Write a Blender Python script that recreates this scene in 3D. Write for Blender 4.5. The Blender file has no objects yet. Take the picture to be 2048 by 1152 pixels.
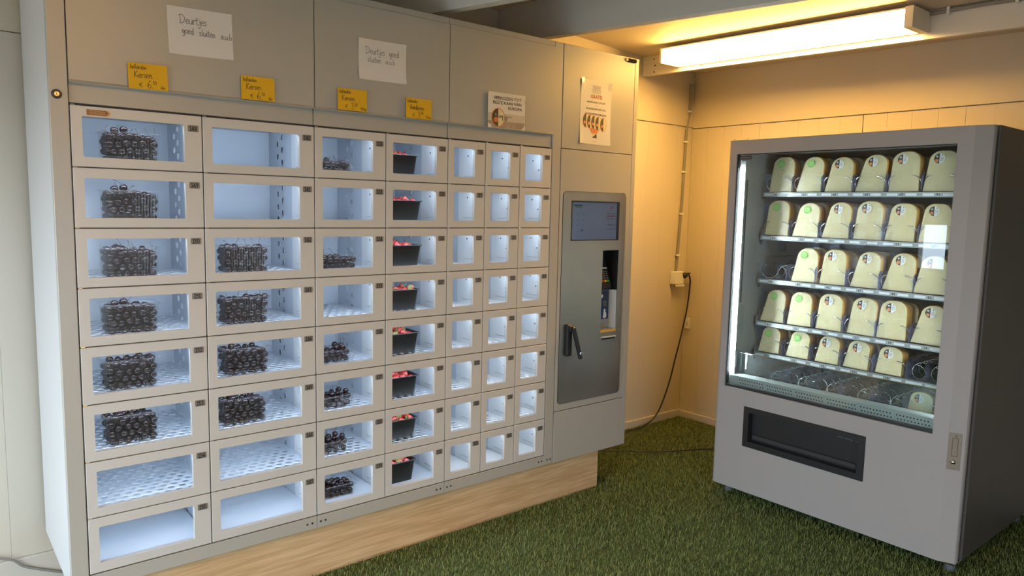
import bpy, bmesh, math, random
import numpy as np
from mathutils import Vector, Matrix

random.seed(11)
S = bpy.context.scene
COL = S.collection
PI = math.pi

# ------------------------------------------------------------------ camera
cam_d = bpy.data.cameras.new('camera')
cam_d.sensor_fit = 'HORIZONTAL'
cam_d.sensor_width = 36.0
cam_d.lens = 1457.69 / 2048 * 36.0
cam_d.clip_start = 0.02
cam = bpy.data.objects.new('camera', cam_d)
COL.objects.link(cam)
_r = ((0.7732047, -0.6337825, 0.0217761), (-0.0525191, -0.0982176, -0.9937782), (0.6319780, 0.7672503, -0.1092280))
cam.matrix_world = Matrix(((_r[0][0], -_r[1][0], -_r[2][0], -0.3752),
                           (_r[0][1], -_r[1][1], -_r[2][1], -2.5167),
                           (_r[0][2], -_r[1][2], -_r[2][2], 1.4349),
                           (0, 0, 0, 1)))
S.camera = cam

# ------------------------------------------------------------------ world and exposure
world = bpy.data.worlds.new('overcast_sky')
S.world = world
world.use_nodes = True
wb = world.node_tree.nodes['Background']
wb.inputs['Color'].default_value = (0.73, 0.86, 1.0, 1)
wb.inputs['Strength'].default_value = 9.6
S.view_settings.view_transform = 'Standard'
S.view_settings.look = 'None'
S.view_settings.gamma = 1.0
S.view_settings.use_curve_mapping = False
S.view_settings.exposure = 0.0
S.cycles.transparent_max_bounces = 18
S.cycles.max_bounces = 7
S.cycles.diffuse_bounces = 3
S.cycles.caustics_reflective = False
S.cycles.caustics_refractive = False
S.cycles.sample_clamp_indirect = 6.0

LAMP_STRENGTH = 47.0
LAMP2_STRENGTH = 39.0
LED_STRENGTH = 29.0
MACHINE_LED_STRENGTH = 140.0
# room bounds
XL, XR, YF, YB = -1.75, 3.744, -4.2, 0.60
# daylight opening in the left wall (a portal only helps sampling of the sky)
OY0, OY1, OZ0, OZ1 = -1.7, 0.10, 0.10, 1.60
VY0, VY1, VZ0, VZ1 = 0.26, 0.50, 0.93, 1.36   # small window further back in the left wall
# second opening: the doorway behind the camera in the front wall
FX0, FX1, FZ0, FZ1 = -0.75, 0.78, 0.02, 1.45


def portal(name, w, h, mtx):
    d = bpy.data.lights.new(name, 'AREA')
    d.shape = 'RECTANGLE'
    d.size, d.size_y = w, h
    d.cycles.is_portal = True
    o = bpy.data.objects.new(name, d)
    COL.objects.link(o)
    o.matrix_world = mtx


portal('window_daylight', OY1 - OY0, OZ1 - OZ0, Matrix.Translation((XL - 0.02, (OY0 + OY1) / 2, (OZ0 + OZ1) / 2)) @ Matrix(((0, 0, -1, 0), (1, 0, 0, 0), (0, -1, 0, 0), (0, 0, 0, 1))))
portal('side_window_daylight', VY1 - VY0, VZ1 - VZ0, Matrix.Translation((XL - 0.02, (VY0 + VY1) / 2, (VZ0 + VZ1) / 2)) @ Matrix(((0, 0, -1, 0), (1, 0, 0, 0), (0, -1, 0, 0), (0, 0, 0, 1))))
portal('doorway_daylight', FX1 - FX0, FZ1 - FZ0, Matrix.Translation(((FX0 + FX1) / 2, YF - 0.02, (FZ0 + FZ1) / 2)) @ Matrix(((1, 0, 0, 0), (0, 0, -1, 0), (0, 1, 0, 0), (0, 0, 0, 1))))


# ------------------------------------------------------------------ materials
def mat(name, col, rough=0.5, metal=0.0, var=0.0, vscale=8.0, bump=0.0, bscale=150.0, spec=0.5,
        stretch=(1, 1, 1), coat=0.0, col2=None, emit=None, estr=0.0):
    m = bpy.data.materials.new(name)
    m.use_nodes = True
    nt = m.node_tree
    b = nt.nodes['Principled BSDF']
    b.inputs['Base Color'].default_value = (*col, 1)
    b.inputs['Roughness'].default_value = rough
    b.inputs['Metallic'].default_value = metal
    b.inputs['Specular IOR Level'].default_value = spec
    b.inputs['Coat Weight'].default_value = coat
    if emit:
        b.inputs['Emission Color'].default_value = (*emit, 1)
        b.inputs['Emission Strength'].default_value = estr
    tc = nt.nodes.new('ShaderNodeTexCoord')
    mp = nt.nodes.new('ShaderNodeMapping')
    mp.inputs['Scale'].default_value = stretch
    nt.links.new(tc.outputs['Object'], mp.inputs['Vector'])
    if var > 0 or col2:
        n = nt.nodes.new('ShaderNodeTexNoise')
        n.inputs['Scale'].default_value = vscale
        n.inputs['Detail'].default_value = 5
        nt.links.new(mp.outputs[0], n.inputs['Vector'])
        mx = nt.nodes.new('ShaderNodeMix')
        mx.data_type = 'RGBA'
        c2 = col2 or tuple(min(1, c * (1 + var)) for c in col)
        c1 = col if col2 else tuple(c * (1 - var) for c in col)
        mx.inputs[6].default_value = (*c1, 1)
        mx.inputs[7].default_value = (*c2, 1)
        nt.links.new(n.outputs[0], mx.inputs[0])
        nt.links.new(mx.outputs[2], b.inputs['Base Color'])
    if bump > 0:
        n = nt.nodes.new('ShaderNodeTexNoise')
        n.inputs['Scale'].default_value = bscale
        n.inputs['Detail'].default_value = 3
        nt.links.new(mp.outputs[0], n.inputs['Vector'])
        bp = nt.nodes.new('ShaderNodeBump')
        bp.inputs['Strength'].default_value = bump
        bp.inputs['Distance'].default_value = 0.002
        nt.links.new(n.outputs[0], bp.inputs['Height'])
        nt.links.new(bp.outputs[0], b.inputs['Normal'])
    return m


def clear(name, tint=(1, 1, 1), haze=0.0, hazecol=(0.9, 0.9, 0.9), rough=0.02, gloss=1.0, bump=0.0, bscale=60.0, ior=1.45):
    m = bpy.data.materials.new(name)
    m.use_nodes = True
    nt = m.node_tree
    nt.nodes.clear()
    out = nt.nodes.new('ShaderNodeOutputMaterial')
    tr = nt.nodes.new('ShaderNodeBsdfTransparent')
    tr.inputs[0].default_value = (*tint, 1)
    gl = nt.nodes.new('ShaderNodeBsdfGlossy')
    gl.inputs['Roughness'].default_value = rough
    gl.inputs['Color'].default_value = (gloss, gloss, gloss, 1)
    fr = nt.nodes.new('ShaderNodeFresnel')
    geo = nt.nodes.new('ShaderNodeNewGeometry')     # thin sheet: same reflectance from both sides
    mi_ = nt.nodes.new('ShaderNodeMix')
    mi_.inputs[2].default_value = ior
    mi_.inputs[3].default_value = 1 / ior
    nt.links.new(geo.outputs['Backfacing'], mi_.inputs[0])
    nt.links.new(mi_.outputs[0], fr.inputs['IOR'])
    if bump > 0:
        tc = nt.nodes.new('ShaderNodeTexCoord')
        n = nt.nodes.new('ShaderNodeTexNoise')
        n.inputs['Scale'].default_value = bscale
        n.inputs['Detail'].default_value = 4
        n.inputs['Distortion'].default_value = 1.5
        nt.links.new(tc.outputs['Object'], n.inputs['Vector'])
        bp = nt.nodes.new('ShaderNodeBump')
        bp.inputs['Strength'].default_value = bump
        bp.inputs['Distance'].default_value = 0.004
        nt.links.new(n.outputs[0], bp.inputs['Height'])
        nt.links.new(bp.outputs[0], gl.inputs['Normal'])
        nt.links.new(bp.outputs[0], fr.inputs['Normal'])
    mx = nt.nodes.new('ShaderNodeMixShader')
    nt.links.new(fr.outputs[0], mx.inputs[0])
    base = tr.outputs[0]
    if haze > 0:
        df = nt.nodes.new('ShaderNodeBsdfDiffuse')
        df.inputs[0].default_value = (*hazecol, 1)
        hm = nt.nodes.new('ShaderNodeMixShader')
        hm.inputs[0].default_value = haze
        nt.links.new(tr.outputs[0], hm.inputs[1])
        nt.links.new(df.outputs[0], hm.inputs[2])
        base = hm.outputs[0]
    nt.links.new(base, mx.inputs[1])
    nt.links.new(gl.outputs[0], mx.inputs[2])
    nt.links.new(mx.outputs[0], out.inputs[0])
    return m


def emitter(name, col, strength):
    m = bpy.data.materials.new(name)
    m.use_nodes = True
    nt = m.node_tree
    nt.nodes.clear()
    out = nt.nodes.new('ShaderNodeOutputMaterial')
    e = nt.nodes.new('ShaderNodeEmission')
    e.inputs[0].default_value = (*col, 1)
    e.inputs[1].default_value = strength
    nt.links.new(e.outputs[0], out.inputs[0])
    return m


def wood_mat():
    m = mat('pine_wood', (0.60, 0.40, 0.20), 0.6)
    nt = m.node_tree
    b = nt.nodes['Principled BSDF']
    tc = nt.nodes.new('ShaderNodeTexCoord')
    mp = nt.nodes.new('ShaderNodeMapping')
    mp.inputs['Scale'].default_value = (0.8, 6, 14)
    n = nt.nodes.new('ShaderNodeTexNoise')
    n.inputs['Scale'].default_value = 5
    n.inputs['Detail'].default_value = 6
    n.inputs['Distortion'].default_value = 0.6
    r = nt.nodes.new('ShaderNodeValToRGB')
    r.color_ramp.elements[0].position = 0.35
    r.color_ramp.elements[0].color = (0.60, 0.38, 0.185, 1)
    r.color_ramp.elements[1].position = 0.68
    r.color_ramp.elements[1].color = (0.78, 0.55, 0.31, 1)
    # knots
    v = nt.nodes.new('ShaderNodeTexVoronoi')
    v.inputs['Scale'].default_value = 1.0
    mp2 = nt.nodes.new('ShaderNodeMapping')
    mp2.inputs['Scale'].default_value = (4.2, 1.0, 9.0)
    rk = nt.nodes.new('ShaderNodeValToRGB')
    rk.color_ramp.elements[0].position = 0.045
    rk.color_ramp.elements[0].color = (0.25, 0.11, 0.04, 1)
    rk.color_ramp.elements[1].position = 0.10
    rk.color_ramp.elements[1].color = (1, 1, 1, 1)
    mul = nt.nodes.new('ShaderNodeMix')
    mul.data_type = 'RGBA'
    mul.blend_type = 'MULTIPLY'
    mul.inputs[0].default_value = 1
    L = nt.links.new
    L(tc.outputs['Object'], mp.inputs[0])
    L(mp.outputs[0], n.inputs['Vector'])
    L(n.outputs[0], r.inputs[0])
    L(tc.outputs['Object'], mp2.inputs[0])
    L(mp2.outputs[0], v.inputs['Vector'])
    L(v.outputs['Distance'], rk.inputs[0])
    L(r.outputs[0], mul.inputs[6])
    L(rk.outputs[0], mul.inputs[7])
    L(mul.outputs[2], b.inputs['Base Color'])
    return m


def grass_mat():
    m = mat('artificial_grass', (0.07, 0.15, 0.025), 0.55, spec=0.3)
    nt = m.node_tree
    b = nt.nodes['Principled BSDF']
    g = nt.nodes.new('ShaderNodeNewGeometry')
    r = nt.nodes.new('ShaderNodeValToRGB')
    e = r.color_ramp.elements
    e[0].color = (0.075, 0.125, 0.032, 1)
    e[1].color = (0.30, 0.36, 0.14, 1)
    k = e.new(0.5)
    k.color = (0.165, 0.225, 0.065, 1)
    nt.links.new(g.outputs['Random Per Island'], r.inputs[0])
    nt.links.new(r.outputs[0], b.inputs['Base Color'])
    return m


PAINT = dict(bump=0.10, bscale=900.0)
M_door = mat('locker_door_paint', (0.66, 0.63, 0.59), 0.38, **PAINT)
M_frame = mat('locker_frame_paint', (0.48, 0.457, 0.405), 0.32, **PAINT)
M_side = mat('locker_side_paint', (0.72, 0.73, 0.74), 0.35, **PAINT)
M_inner = mat('compartment_sheet', (0.60, 0.66, 0.74), 0.45)
M_plate_in = mat('compartment_side_plate', (0.82, 0.84, 0.86), 0.4)
M_gapdark = mat('door_gap_dark', (0.05, 0.035, 0.028), 0.7)
M_steelpin = mat('hinge_steel', (0.62, 0.60, 0.56), 0.3, metal=1)
M_numplate = mat('number_plate_metal', (0.27, 0.24, 0.21), 0.3, metal=0.15)
M_black = mat('black_print', (0.012, 0.011, 0.010), 0.6)
M_blackplastic = mat('black_plastic', (0.018, 0.018, 0.020), 0.38)
M_screw = mat('dark_screw', (0.06, 0.06, 0.065), 0.4)
M_pane = clear('acrylic_pane', (0.98, 0.99, 1.0), rough=0.12, ior=1.36)
M_led = emitter('compartment_led', (0.72, 0.85, 1.0), LED_STRENGTH)
M_wall = mat('cream_wall_paint', (0.62, 0.56, 0.46), 0.36, var=0.03, vscale=3, bump=0.10, bscale=60, stretch=(1, 1, 0.2))
M_wallup = mat('cream_board_paint', (0.62, 0.555, 0.435), 0.38, var=0.03, vscale=2, bump=0.18, bscale=45)
M_wallpl = mat('painted_plaster', (0.62, 0.59, 0.53), 0.7, var=0.03)
M_ceil = mat('ceiling_board_paint', (0.60, 0.54, 0.45), 0.6, var=0.05, vscale=1.5, bump=0.1, bscale=30)
M_beam = mat('beam_paint', (0.78, 0.75, 0.70), 0.5, var=0.05, vscale=4, bump=0.25, bscale=18, stretch=(4, 0.4, 4))
M_base = mat('skirting_paint', (0.58, 0.54, 0.46), 0.5)
M_floor = mat('grass_backing', (0.06, 0.085, 0.025), 0.9, var=0.4, vscale=120, bump=0.6, bscale=400)
M_grass = grass_mat()
M_ground = mat('outdoor_paving', (0.35, 0.34, 0.32), 0.8, var=0.15, vscale=3)
M_pine = wood_mat()
M_paper = mat('white_paper', (0.80, 0.77, 0.75), 0.7)
M_poster = mat('poster_paper', (0.82, 0.78, 0.70), 0.45)
M_yellow = mat('yellow_card', (0.83, 0.47, 0.005), 0.65)
M_ink = mat('pen_ink', (0.02, 0.015, 0.02), 0.6)
M_inkbrown = mat('brown_print', (0.10, 0.045, 0.02), 0.6)
M_inkred = mat('red_print', (0.62, 0.13, 0.03), 0.6)
M_inkgrey = mat('grey_print', (0.30, 0.24, 0.19), 0.6)
M_orange = mat('orange_print', (0.72, 0.22, 0.06), 0.5)
M_darkprint = mat('dark_brown_print', (0.045, 0.028, 0.022), 0.5)
M_cream = mat('cream_print', (0.80, 0.72, 0.42), 0.5)
M_mud = mat('landscape_print', (0.30, 0.21, 0.15), 0.5, col2=(0.52, 0.42, 0.33), vscale=30)
M_mist = mat('mist_print', (0.62, 0.55, 0.46), 0.5)
M_tape = clear('clear_tape', haze=0.18, hazecol=(0.9, 0.85, 0.7), rough=0.1)
M_steel = mat('brushed_steel_plate', (0.46, 0.43, 0.39), 0.36, metal=1.0, var=0.12, vscale=5, bump=0.12, bscale=60, stretch=(1, 14, 1))
M_chrome = mat('chrome', (0.75, 0.75, 0.75), 0.12, metal=1)
M_brass = mat('brass', (0.75, 0.62, 0.32), 0.25, metal=1)
M_bronze = mat('bronze_badge', (0.16, 0.095, 0.05), 0.4, metal=0.4)
M_bronze2 = mat('bronze_badge_edge', (0.50, 0.30, 0.14), 0.4, metal=0.4)
M_screen = mat('display_panel', (0.05, 0.07, 0.12), 0.12, emit=(0.30, 0.42, 0.72), estr=0.10)
M_scr_dark = mat('display_marks', (0.010, 0.014, 0.03), 0.3)
M_scr_red = mat('display_red_marks', (0.05, 0.01, 0.02), 0.3, emit=(0.3, 0.12, 0.2), estr=0.1)
M_blue = mat('blue_sticker', (0.012, 0.05, 0.19), 0.35)
M_whitep = mat('white_plastic', (0.80, 0.80, 0.78), 0.35)
M_greyp = mat('grey_plastic', (0.30, 0.30, 0.30), 0.45)
M_foot = mat('foot_plastic', (0.11, 0.12, 0.13), 0.5)
M_duct = mat('grey_cable_duct', (0.26, 0.25, 0.23), 0.45)
M_red = mat('red_key', (0.75, 0.03, 0.02), 0.4)
M_yel = mat('yellow_key', (0.80, 0.55, 0.03), 0.4)
M_grn = mat('green_key', (0.05, 0.45, 0.08), 0.4)
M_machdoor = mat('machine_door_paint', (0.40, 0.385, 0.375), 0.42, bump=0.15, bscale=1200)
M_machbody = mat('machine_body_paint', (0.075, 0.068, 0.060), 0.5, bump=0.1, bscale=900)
M_liner = mat('machine_liner', (0.34, 0.355, 0.36), 0.4, metal=0.3)
M_linerback = mat('machine_back_liner', (0.10, 0.095, 0.09), 0.6)
M_glass = clear('machine_glass', (0.93, 0.97, 0.96), rough=0.0, ior=1.5)
M_tray = mat('tray_steel', (0.34, 0.355, 0.365), 0.35, metal=0.6)
M_strip = mat('label_rail', (0.40, 0.43, 0.45), 0.4)
M_label = mat('paper_label', (0.72, 0.76, 0.80), 0.5)
M_coil = mat('coil_wire', (0.72, 0.73, 0.74), 0.22, metal=1)
M_div = clear('tinted_divider', (0.66, 0.70, 0.88), haze=0.22, hazecol=(0.40, 0.40, 0.62), rough=0.1)
M_guard = clear('clear_guard', (0.90, 0.96, 0.96), haze=0.03, rough=0.05)
M_mled = emitter('machine_led', (0.86, 0.95, 1.0), MACHINE_LED_STRENGTH)
M_grille = mat('grille_steel', (0.40, 0.46, 0.46), 0.35, metal=0.4)
M_cheese = mat('cheese_paste', (0.84, 0.73, 0.40), 0.45, var=0.06, vscale=25, bump=0.15, bscale=60)
M_rind = mat('cheese_rind', (0.82, 0.43, 0.07), 0.4, var=0.10, vscale=20)
M_film = clear('shrink_film', haze=0.04, hazecol=(1, 0.95, 0.8), rough=0.10, bump=0.9, bscale=55, ior=1.7)
M_green = mat('green_sticker', (0.30, 0.66, 0.13), 0.45)
M_greenp = mat('pale_green_print', (0.62, 0.85, 0.45), 0.45)
M_stickw = mat('white_sticker', (0.85, 0.87, 0.88), 0.4)
M_stickb = mat('black_sticker', (0.03, 0.03, 0.04), 0.4)
M_sticko = mat('orange_sticker', (0.75, 0.28, 0.10), 0.4)
M_cherry = mat('cherry_skin', (0.014, 0.003, 0.006), 0.14, spec=0.5)
M_stem = mat('cherry_stem', (0.06, 0.055, 0.020), 0.5)
M_straw = mat('strawberry_skin', (0.36, 0.022, 0.020), 0.28, var=0.35, vscale=60, bump=0.6, bscale=120)
M_calyx = mat('strawberry_calyx', (0.13, 0.19, 0.04), 0.5)
M_punnet = clear('clear_punnet_plastic', (0.96, 0.97, 0.98), haze=0.022, hazecol=(0.60, 0.57, 0.50), rough=0.22, ior=1.36)
M_rim = clear('clear_punnet_rim', (0.95, 0.96, 0.97), haze=0.06, hazecol=(0.7, 0.72, 0.75), rough=0.18, ior=1.40)
M_blackpun = mat('black_punnet_plastic', (0.011, 0.011, 0.012), 0.42)
M_lampbody = mat('lamp_housing', (0.80, 0.76, 0.66), 0.4)
M_tube2 = emitter('fluorescent_diffuser_near', (1.0, 0.50, 0.10), LAMP2_STRENGTH)
M_tube = emitter('fluorescent_diffuser', (1.0, 0.545, 0.13), LAMP_STRENGTH)


# ------------------------------------------------------------------ mesh building
class MB:
    def __init__(self):
        self.v, self.f, self.m = [], [], []

    def add(self, vs, fs, mi=0):
        o = len(self.v)
        self.v += [tuple(p) for p in vs]
        for f in fs:
            self.f.append(tuple(i + o for i in f))
            self.m.append(mi)
        return self

    def box(self, a, b, mi=0, c=0.0):
        x0, x1 = min(a[0], b[0]), max(a[0], b[0])
        y0, y1 = min(a[1], b[1]), max(a[1], b[1])
        z0, z1 = min(a[2], b[2]), max(a[2], b[2])
        if c <= 0:
            vs = [(x0, y0, z0), (x1, y0, z0), (x1, y1, z0), (x0, y1, z0), (x0, y0, z1), (x1, y0, z1), (x1, y1, z1), (x0, y1, z1)]
            return self.add(vs, [(0, 3, 2, 1), (4, 5, 6, 7), (0, 1, 5, 4), (1, 2, 6, 5), (2, 3, 7, 6), (3, 0, 4, 7)], mi)
        lo, hi = (x0, y0, z0), (x1, y1, z1)
        vs, idx = [], {}
        for sx in (0, 1):
            for sy in (0, 1):
                for sz in (0, 1):
                    s = (sx, sy, sz)
                    for ax in range(3):
                        p = [0, 0, 0]
                        for k in range(3):
                            e = hi[k] if s[k] else lo[k]
                            p[k] = e if k == ax else (e - c if s[k] else e + c)
                        idx[(s, ax)] = len(vs)
                        vs.append(tuple(p))
        fs = []
        for ax in range(3):
            o1, o2 = [k for k in range(3) if k != ax]
            for sd in (0, 1):
                q = []
                for u, w in ((0, 0), (1, 0), (1, 1), (0, 1)):
                    s = [0, 0, 0]
                    s[ax], s[o1], s[o2] = sd, u, w
                    q.append(idx[(tuple(s), ax)])
                fs.append(tuple(q))
            for u in (0, 1):
                for w in (0, 1):
                    s0, s1 = [0, 0, 0], [0, 0, 0]
                    s0[ax], s1[ax] = 0, 1
                    s0[o1] = s1[o1] = u
                    s0[o2] = s1[o2] = w
                    s0, s1 = tuple(s0), tuple(s1)
                    fs.append((idx[(s0, o1)], idx[(s1, o1)], idx[(s1, o2)], idx[(s0, o2)]))
        for sx in (0, 1):
            for sy in (0, 1):
                for sz in (0, 1):
                    s = (sx, sy, sz)
                    fs.append((idx[(s, 0)], idx[(s, 1)], idx[(s, 2)]))
        return self.add(vs, fs, mi)

    def quad(self, a, b, c, d, mi=0):
        return self.add([a, b, c, d], [(0, 1, 2, 3)], mi)

    def tube(self, pts, r, seg=6, mi=0, caps=True):
        pts = [Vector(p) for p in pts]
        n = len(pts)
        rr = r if isinstance(r, (list, tuple)) else [r] * n
        t0 = (pts[1] - pts[0]).normalized()
        ref = Vector((0, 0, 1)) if abs(t0.z) < 0.9 else Vector((1, 0, 0))
        u = t0.cross(ref).normalized()
        vs, fs = [], []
        for i in range(n):
            t = (pts[min(i + 1, n - 1)] - pts[max(i - 1, 0)])
            t = t.normalized() if t.length > 1e-9 else t0
            u = (u - t * u.dot(t))
            u = u.normalized() if u.length > 1e-6 else t.orthogonal().normalized()
            w = t.cross(u)
            for k in range(seg):
                a = 2 * PI * k / seg
                vs.append(pts[i] + (u * math.cos(a) + w * math.sin(a)) * rr[i])
        for i in range(n - 1):
            for k in range(seg):
                k2 = (k + 1) % seg
                fs.append((i * seg + k, i * seg + k2, (i + 1) * seg + k2, (i + 1) * seg + k))
        if caps:
            fs.append(tuple(range(seg))[::-1])
            fs.append(tuple((n - 1) * seg + k for k in range(seg)))
        return self.add(vs, fs, mi)

    def lathe(self, prof, seg=12, mi=0, mtx=None):
        vs, fs = [], []
        n = len(prof)
        for (r, z) in prof:
            for k in range(seg):
                a = 2 * PI * k / seg
                vs.append(Vector((max(r, 1e-5) * math.cos(a), max(r, 1e-5) * math.sin(a), z)))
        for i in range(n - 1):
            for k in range(seg):
                k2 = (k + 1) % seg
                fs.append((i * seg + k, i * seg + k2, (i + 1) * seg + k2, (i + 1) * seg + k))
        if mtx is not None:
            vs = [mtx @ p for p in vs]
        return self.add(vs, fs, mi)

    def disc(self, c, r, n=0.0, seg=20, mi=0, ry=None, a0=0.0, a1=2 * PI):
        """flat disc in the u,v plane at height n"""
        ry = ry or r
        full = abs(a1 - a0 - 2 * PI) < 1e-6
        k = seg if full else seg + 1
        vs = [(c[0] + r * math.cos(a0 + (a1 - a0) * i / seg), c[1] + ry * math.sin(a0 + (a1 - a0) * i / seg), n) for i in range(k)]
        return self.add(vs, [tuple(range(k))], mi)

    def rect(self, u0, u1, v0, v1, n=0.0, mi=0):
        return self.add([(u0, v0, n), (u1, v0, n), (u1, v1, n), (u0, v1, n)], [(0, 1, 2, 3)], mi)

    def prism(self, outline, n0, n1, mi=0, mside=None):
        k = len(outline)
        vs = [(p[0], p[1], n0) for p in outline] + [(p[0], p[1], n1) for p in outline]
        self.add(vs, [tuple(range(k))[::-1], tuple(range(k, 2 * k))], mi)
        return self.add(vs, [(i, (i + 1) % k, (i + 1) % k + k, i + k) for i in range(k)], mi if mside is None else mside)

    def merge(self, other, mtx=None, mi_off=0):
        vs = other.v if mtx is None else [tuple(mtx @ Vector(p)) for p in other.v]
        o = len(self.v)
        self.v += vs
        self.f += [tuple(i + o for i in f) for f in other.f]
        self.m += [k + mi_off for k in other.m]
        return self

    def mesh(self, name, mats, smooth=False, fix=True):
        me = bpy.data.meshes.new(name)
        me.from_pydata(self.v, [], self.f)
        if not isinstance(mats, (list, tuple)):
            mats = [mats]
        for m in mats:
            me.materials.append(m)
        me.polygons.foreach_set('material_index', self.m)
        if smooth:
            me.polygons.foreach_set('use_smooth', [True] * len(self.f))
        if fix:
            bm = bmesh.new()
            bm.from_mesh(me)
            bmesh.ops.recalc_face_normals(bm, faces=bm.faces)
            bm.to_mesh(me)
            bm.free()
        me.update()
        return me


WM = {}


def T(x, y, z):
    return Matrix.Translation((x, y, z))


RU = Matrix(((1, 0, 0, 0), (0, 0, -1, 0), (0, 1, 0, 0), (0, 0, 0, 1)))      # u,v,n -> X,Z,-Y  (locker fronts)
RMACH = Matrix(((0, 0, -1, 0), (-1, 0, 0, 0), (0, 1, 0, 0), (0, 0, 0, 1)))  # u,v,n -> -Y,Z,-X (machine front)
I4 = Matrix.Identity(4)


def FL(x, y, z):
    return T(x, y, z) @ RU


def FM(x, y, z):
    return T(x, y, z) @ RMACH


def put(o, parent, world):
    COL.objects.link(o)
    if parent is not None:
        o.parent = parent
        o.matrix_basis = WM[parent.name].inverted() @ world
    else:
        o.matrix_basis = world
    WM[o.name] = world.copy()
    return o


def part(name, mesh, parent, world=I4, label=None):
    o = put(bpy.data.objects.new(name, mesh), parent, world)
    if label:
        o['label'] = label
    return o


def tag(o, label, cat, group=None):
    o['label'] = label
    o['category'] = cat
    if group:
        o['group'] = group
    return o


def thing(name, label, cat, loc=(0, 0, 0), group=None):
    return tag(put(bpy.data.objects.new(name, None), None, T(*loc)), label, cat, group)


def solo(name, mesh, label, cat, world=I4, group=None):
    return tag(part(name, mesh, None, world), label, cat, group)


def struct(name, mesh, world=I4):
    o = part(name, mesh, None, world)
    o['kind'] = 'structure'
    return o


def rrect(u0, u1, v0, v1, r, n=4):
    pts = []
    for cx, cy, a in ((u1 - r, v1 - r, 0), (u0 + r, v1 - r, PI / 2), (u0 + r, v0 + r, PI), (u1 - r, v0 + r, 1.5 * PI)):
        for i in range(n + 1):
            t = a + PI / 2 * i / n
            pts.append((cx + r * math.cos(t), cy + r * math.sin(t)))
    return pts


def holed(mb, outer, inner, ro, ri, n0, n1, ch=0.0, mi=0, n=4):
    """plate from n0 (back) to n1 (front) with a rounded window"""
    o1 = rrect(outer[0] + ch, outer[1] - ch, outer[2] + ch, outer[3] - ch, max(ro, 1e-4), n)
    o0 = rrect(*outer, max(ro, 1e-4), n)
    i0 = rrect(*inner, max(ri, 1e-4), n)
    k = len(o0)
    rings = [[(p[0], p[1], n0) for p in i0], [(p[0], p[1], n0) for p in o0], [(p[0], p[1], n1 - ch) for p in o0],
             [(p[0], p[1], n1) for p in o1], [(p[0], p[1], n1) for p in i0]]
    vs = [p for r in rings for p in r]
    fs = []
    for a in range(5):
        b = (a + 1) % 5
        for i in range(k):
            j = (i + 1) % k
            fs.append((a * k + i, a * k + j, b * k + j, b * k + i))
    return mb.add(vs, fs, mi)


def perforated(w, h, pu, pv, r, t=0.0015, margin=0.006, seg=12, mi=0):
    """sheet in u,v (0..w,0..h) with staggered round holes that are real openings"""
    mb = MB()
    nu = max(1, int((w - 2 * margin) / pu - 0.5))
    nv = max(1, int((h - 2 * margin) / pv))
    u0 = (w - (nu + 0.5) * pu) / 2
    v0 = (h - nv * pv) / 2
    u1, v1 = w - u0, h - v0
    mb.rect(0, w, 0, v0, 0, mi).rect(0, w, v1, h, 0, mi).rect(0, u0, v0, v1, 0, mi).rect(u1, w, v0, v1, 0, mi)
    for j in range(nv):
        off = 0.5 * pu if j % 2 else 0.0
        a, b = v0 + j * pv, v0 + (j + 1) * pv
        if off:
            mb.rect(u0, u0 + off, a, b, 0, mi)
        else:
            mb.rect(u1 - 0.5 * pu, u1, a, b, 0, mi)
        for i in range(nu):
            cu, cv = u0 + off + (i + 0.5) * pu, (a + b) / 2
            sq, ci, cb = [], [], []
            for k in range(seg):
                t_ = 2 * PI * (k + 0.5) / seg
                c, s = math.cos(t_), math.sin(t_)
                f = 1 / max(abs(c), abs(s))
                sq.append((cu + c * f * pu / 2, cv + s * f * pv / 2, 0))
                ci.append((cu + c * r, cv + s * r, 0))
                cb.append((cu + c * r, cv + s * r, -t))
            cor = [(cu + pu / 2, cv + pv / 2, 0), (cu - pu / 2, cv + pv / 2, 0), (cu - pu / 2, cv - pv / 2, 0), (cu + pu / 2, cv - pv / 2, 0)]
            fs = []
            for k in range(seg):
                k2 = (k + 1) % seg
                q = [k, k2, seg + k2, seg + k]
                ang = (k + 1) * 2 * PI / seg
                for ci_, ca in enumerate((PI / 4, 3 * PI / 4, 5 * PI / 4, 7 * PI / 4)):
                    if abs(ang - ca) < PI / seg - 1e-6:
                        q = [k, 3 * seg + ci_, k2, seg + k2, seg + k]
                fs.append(tuple(q))
                fs.append((seg + k, seg + k2, 2 * seg + k2, 2 * seg + k))
            mb.add(sq + ci + cb + cor, fs, mi)
    return mb


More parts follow.
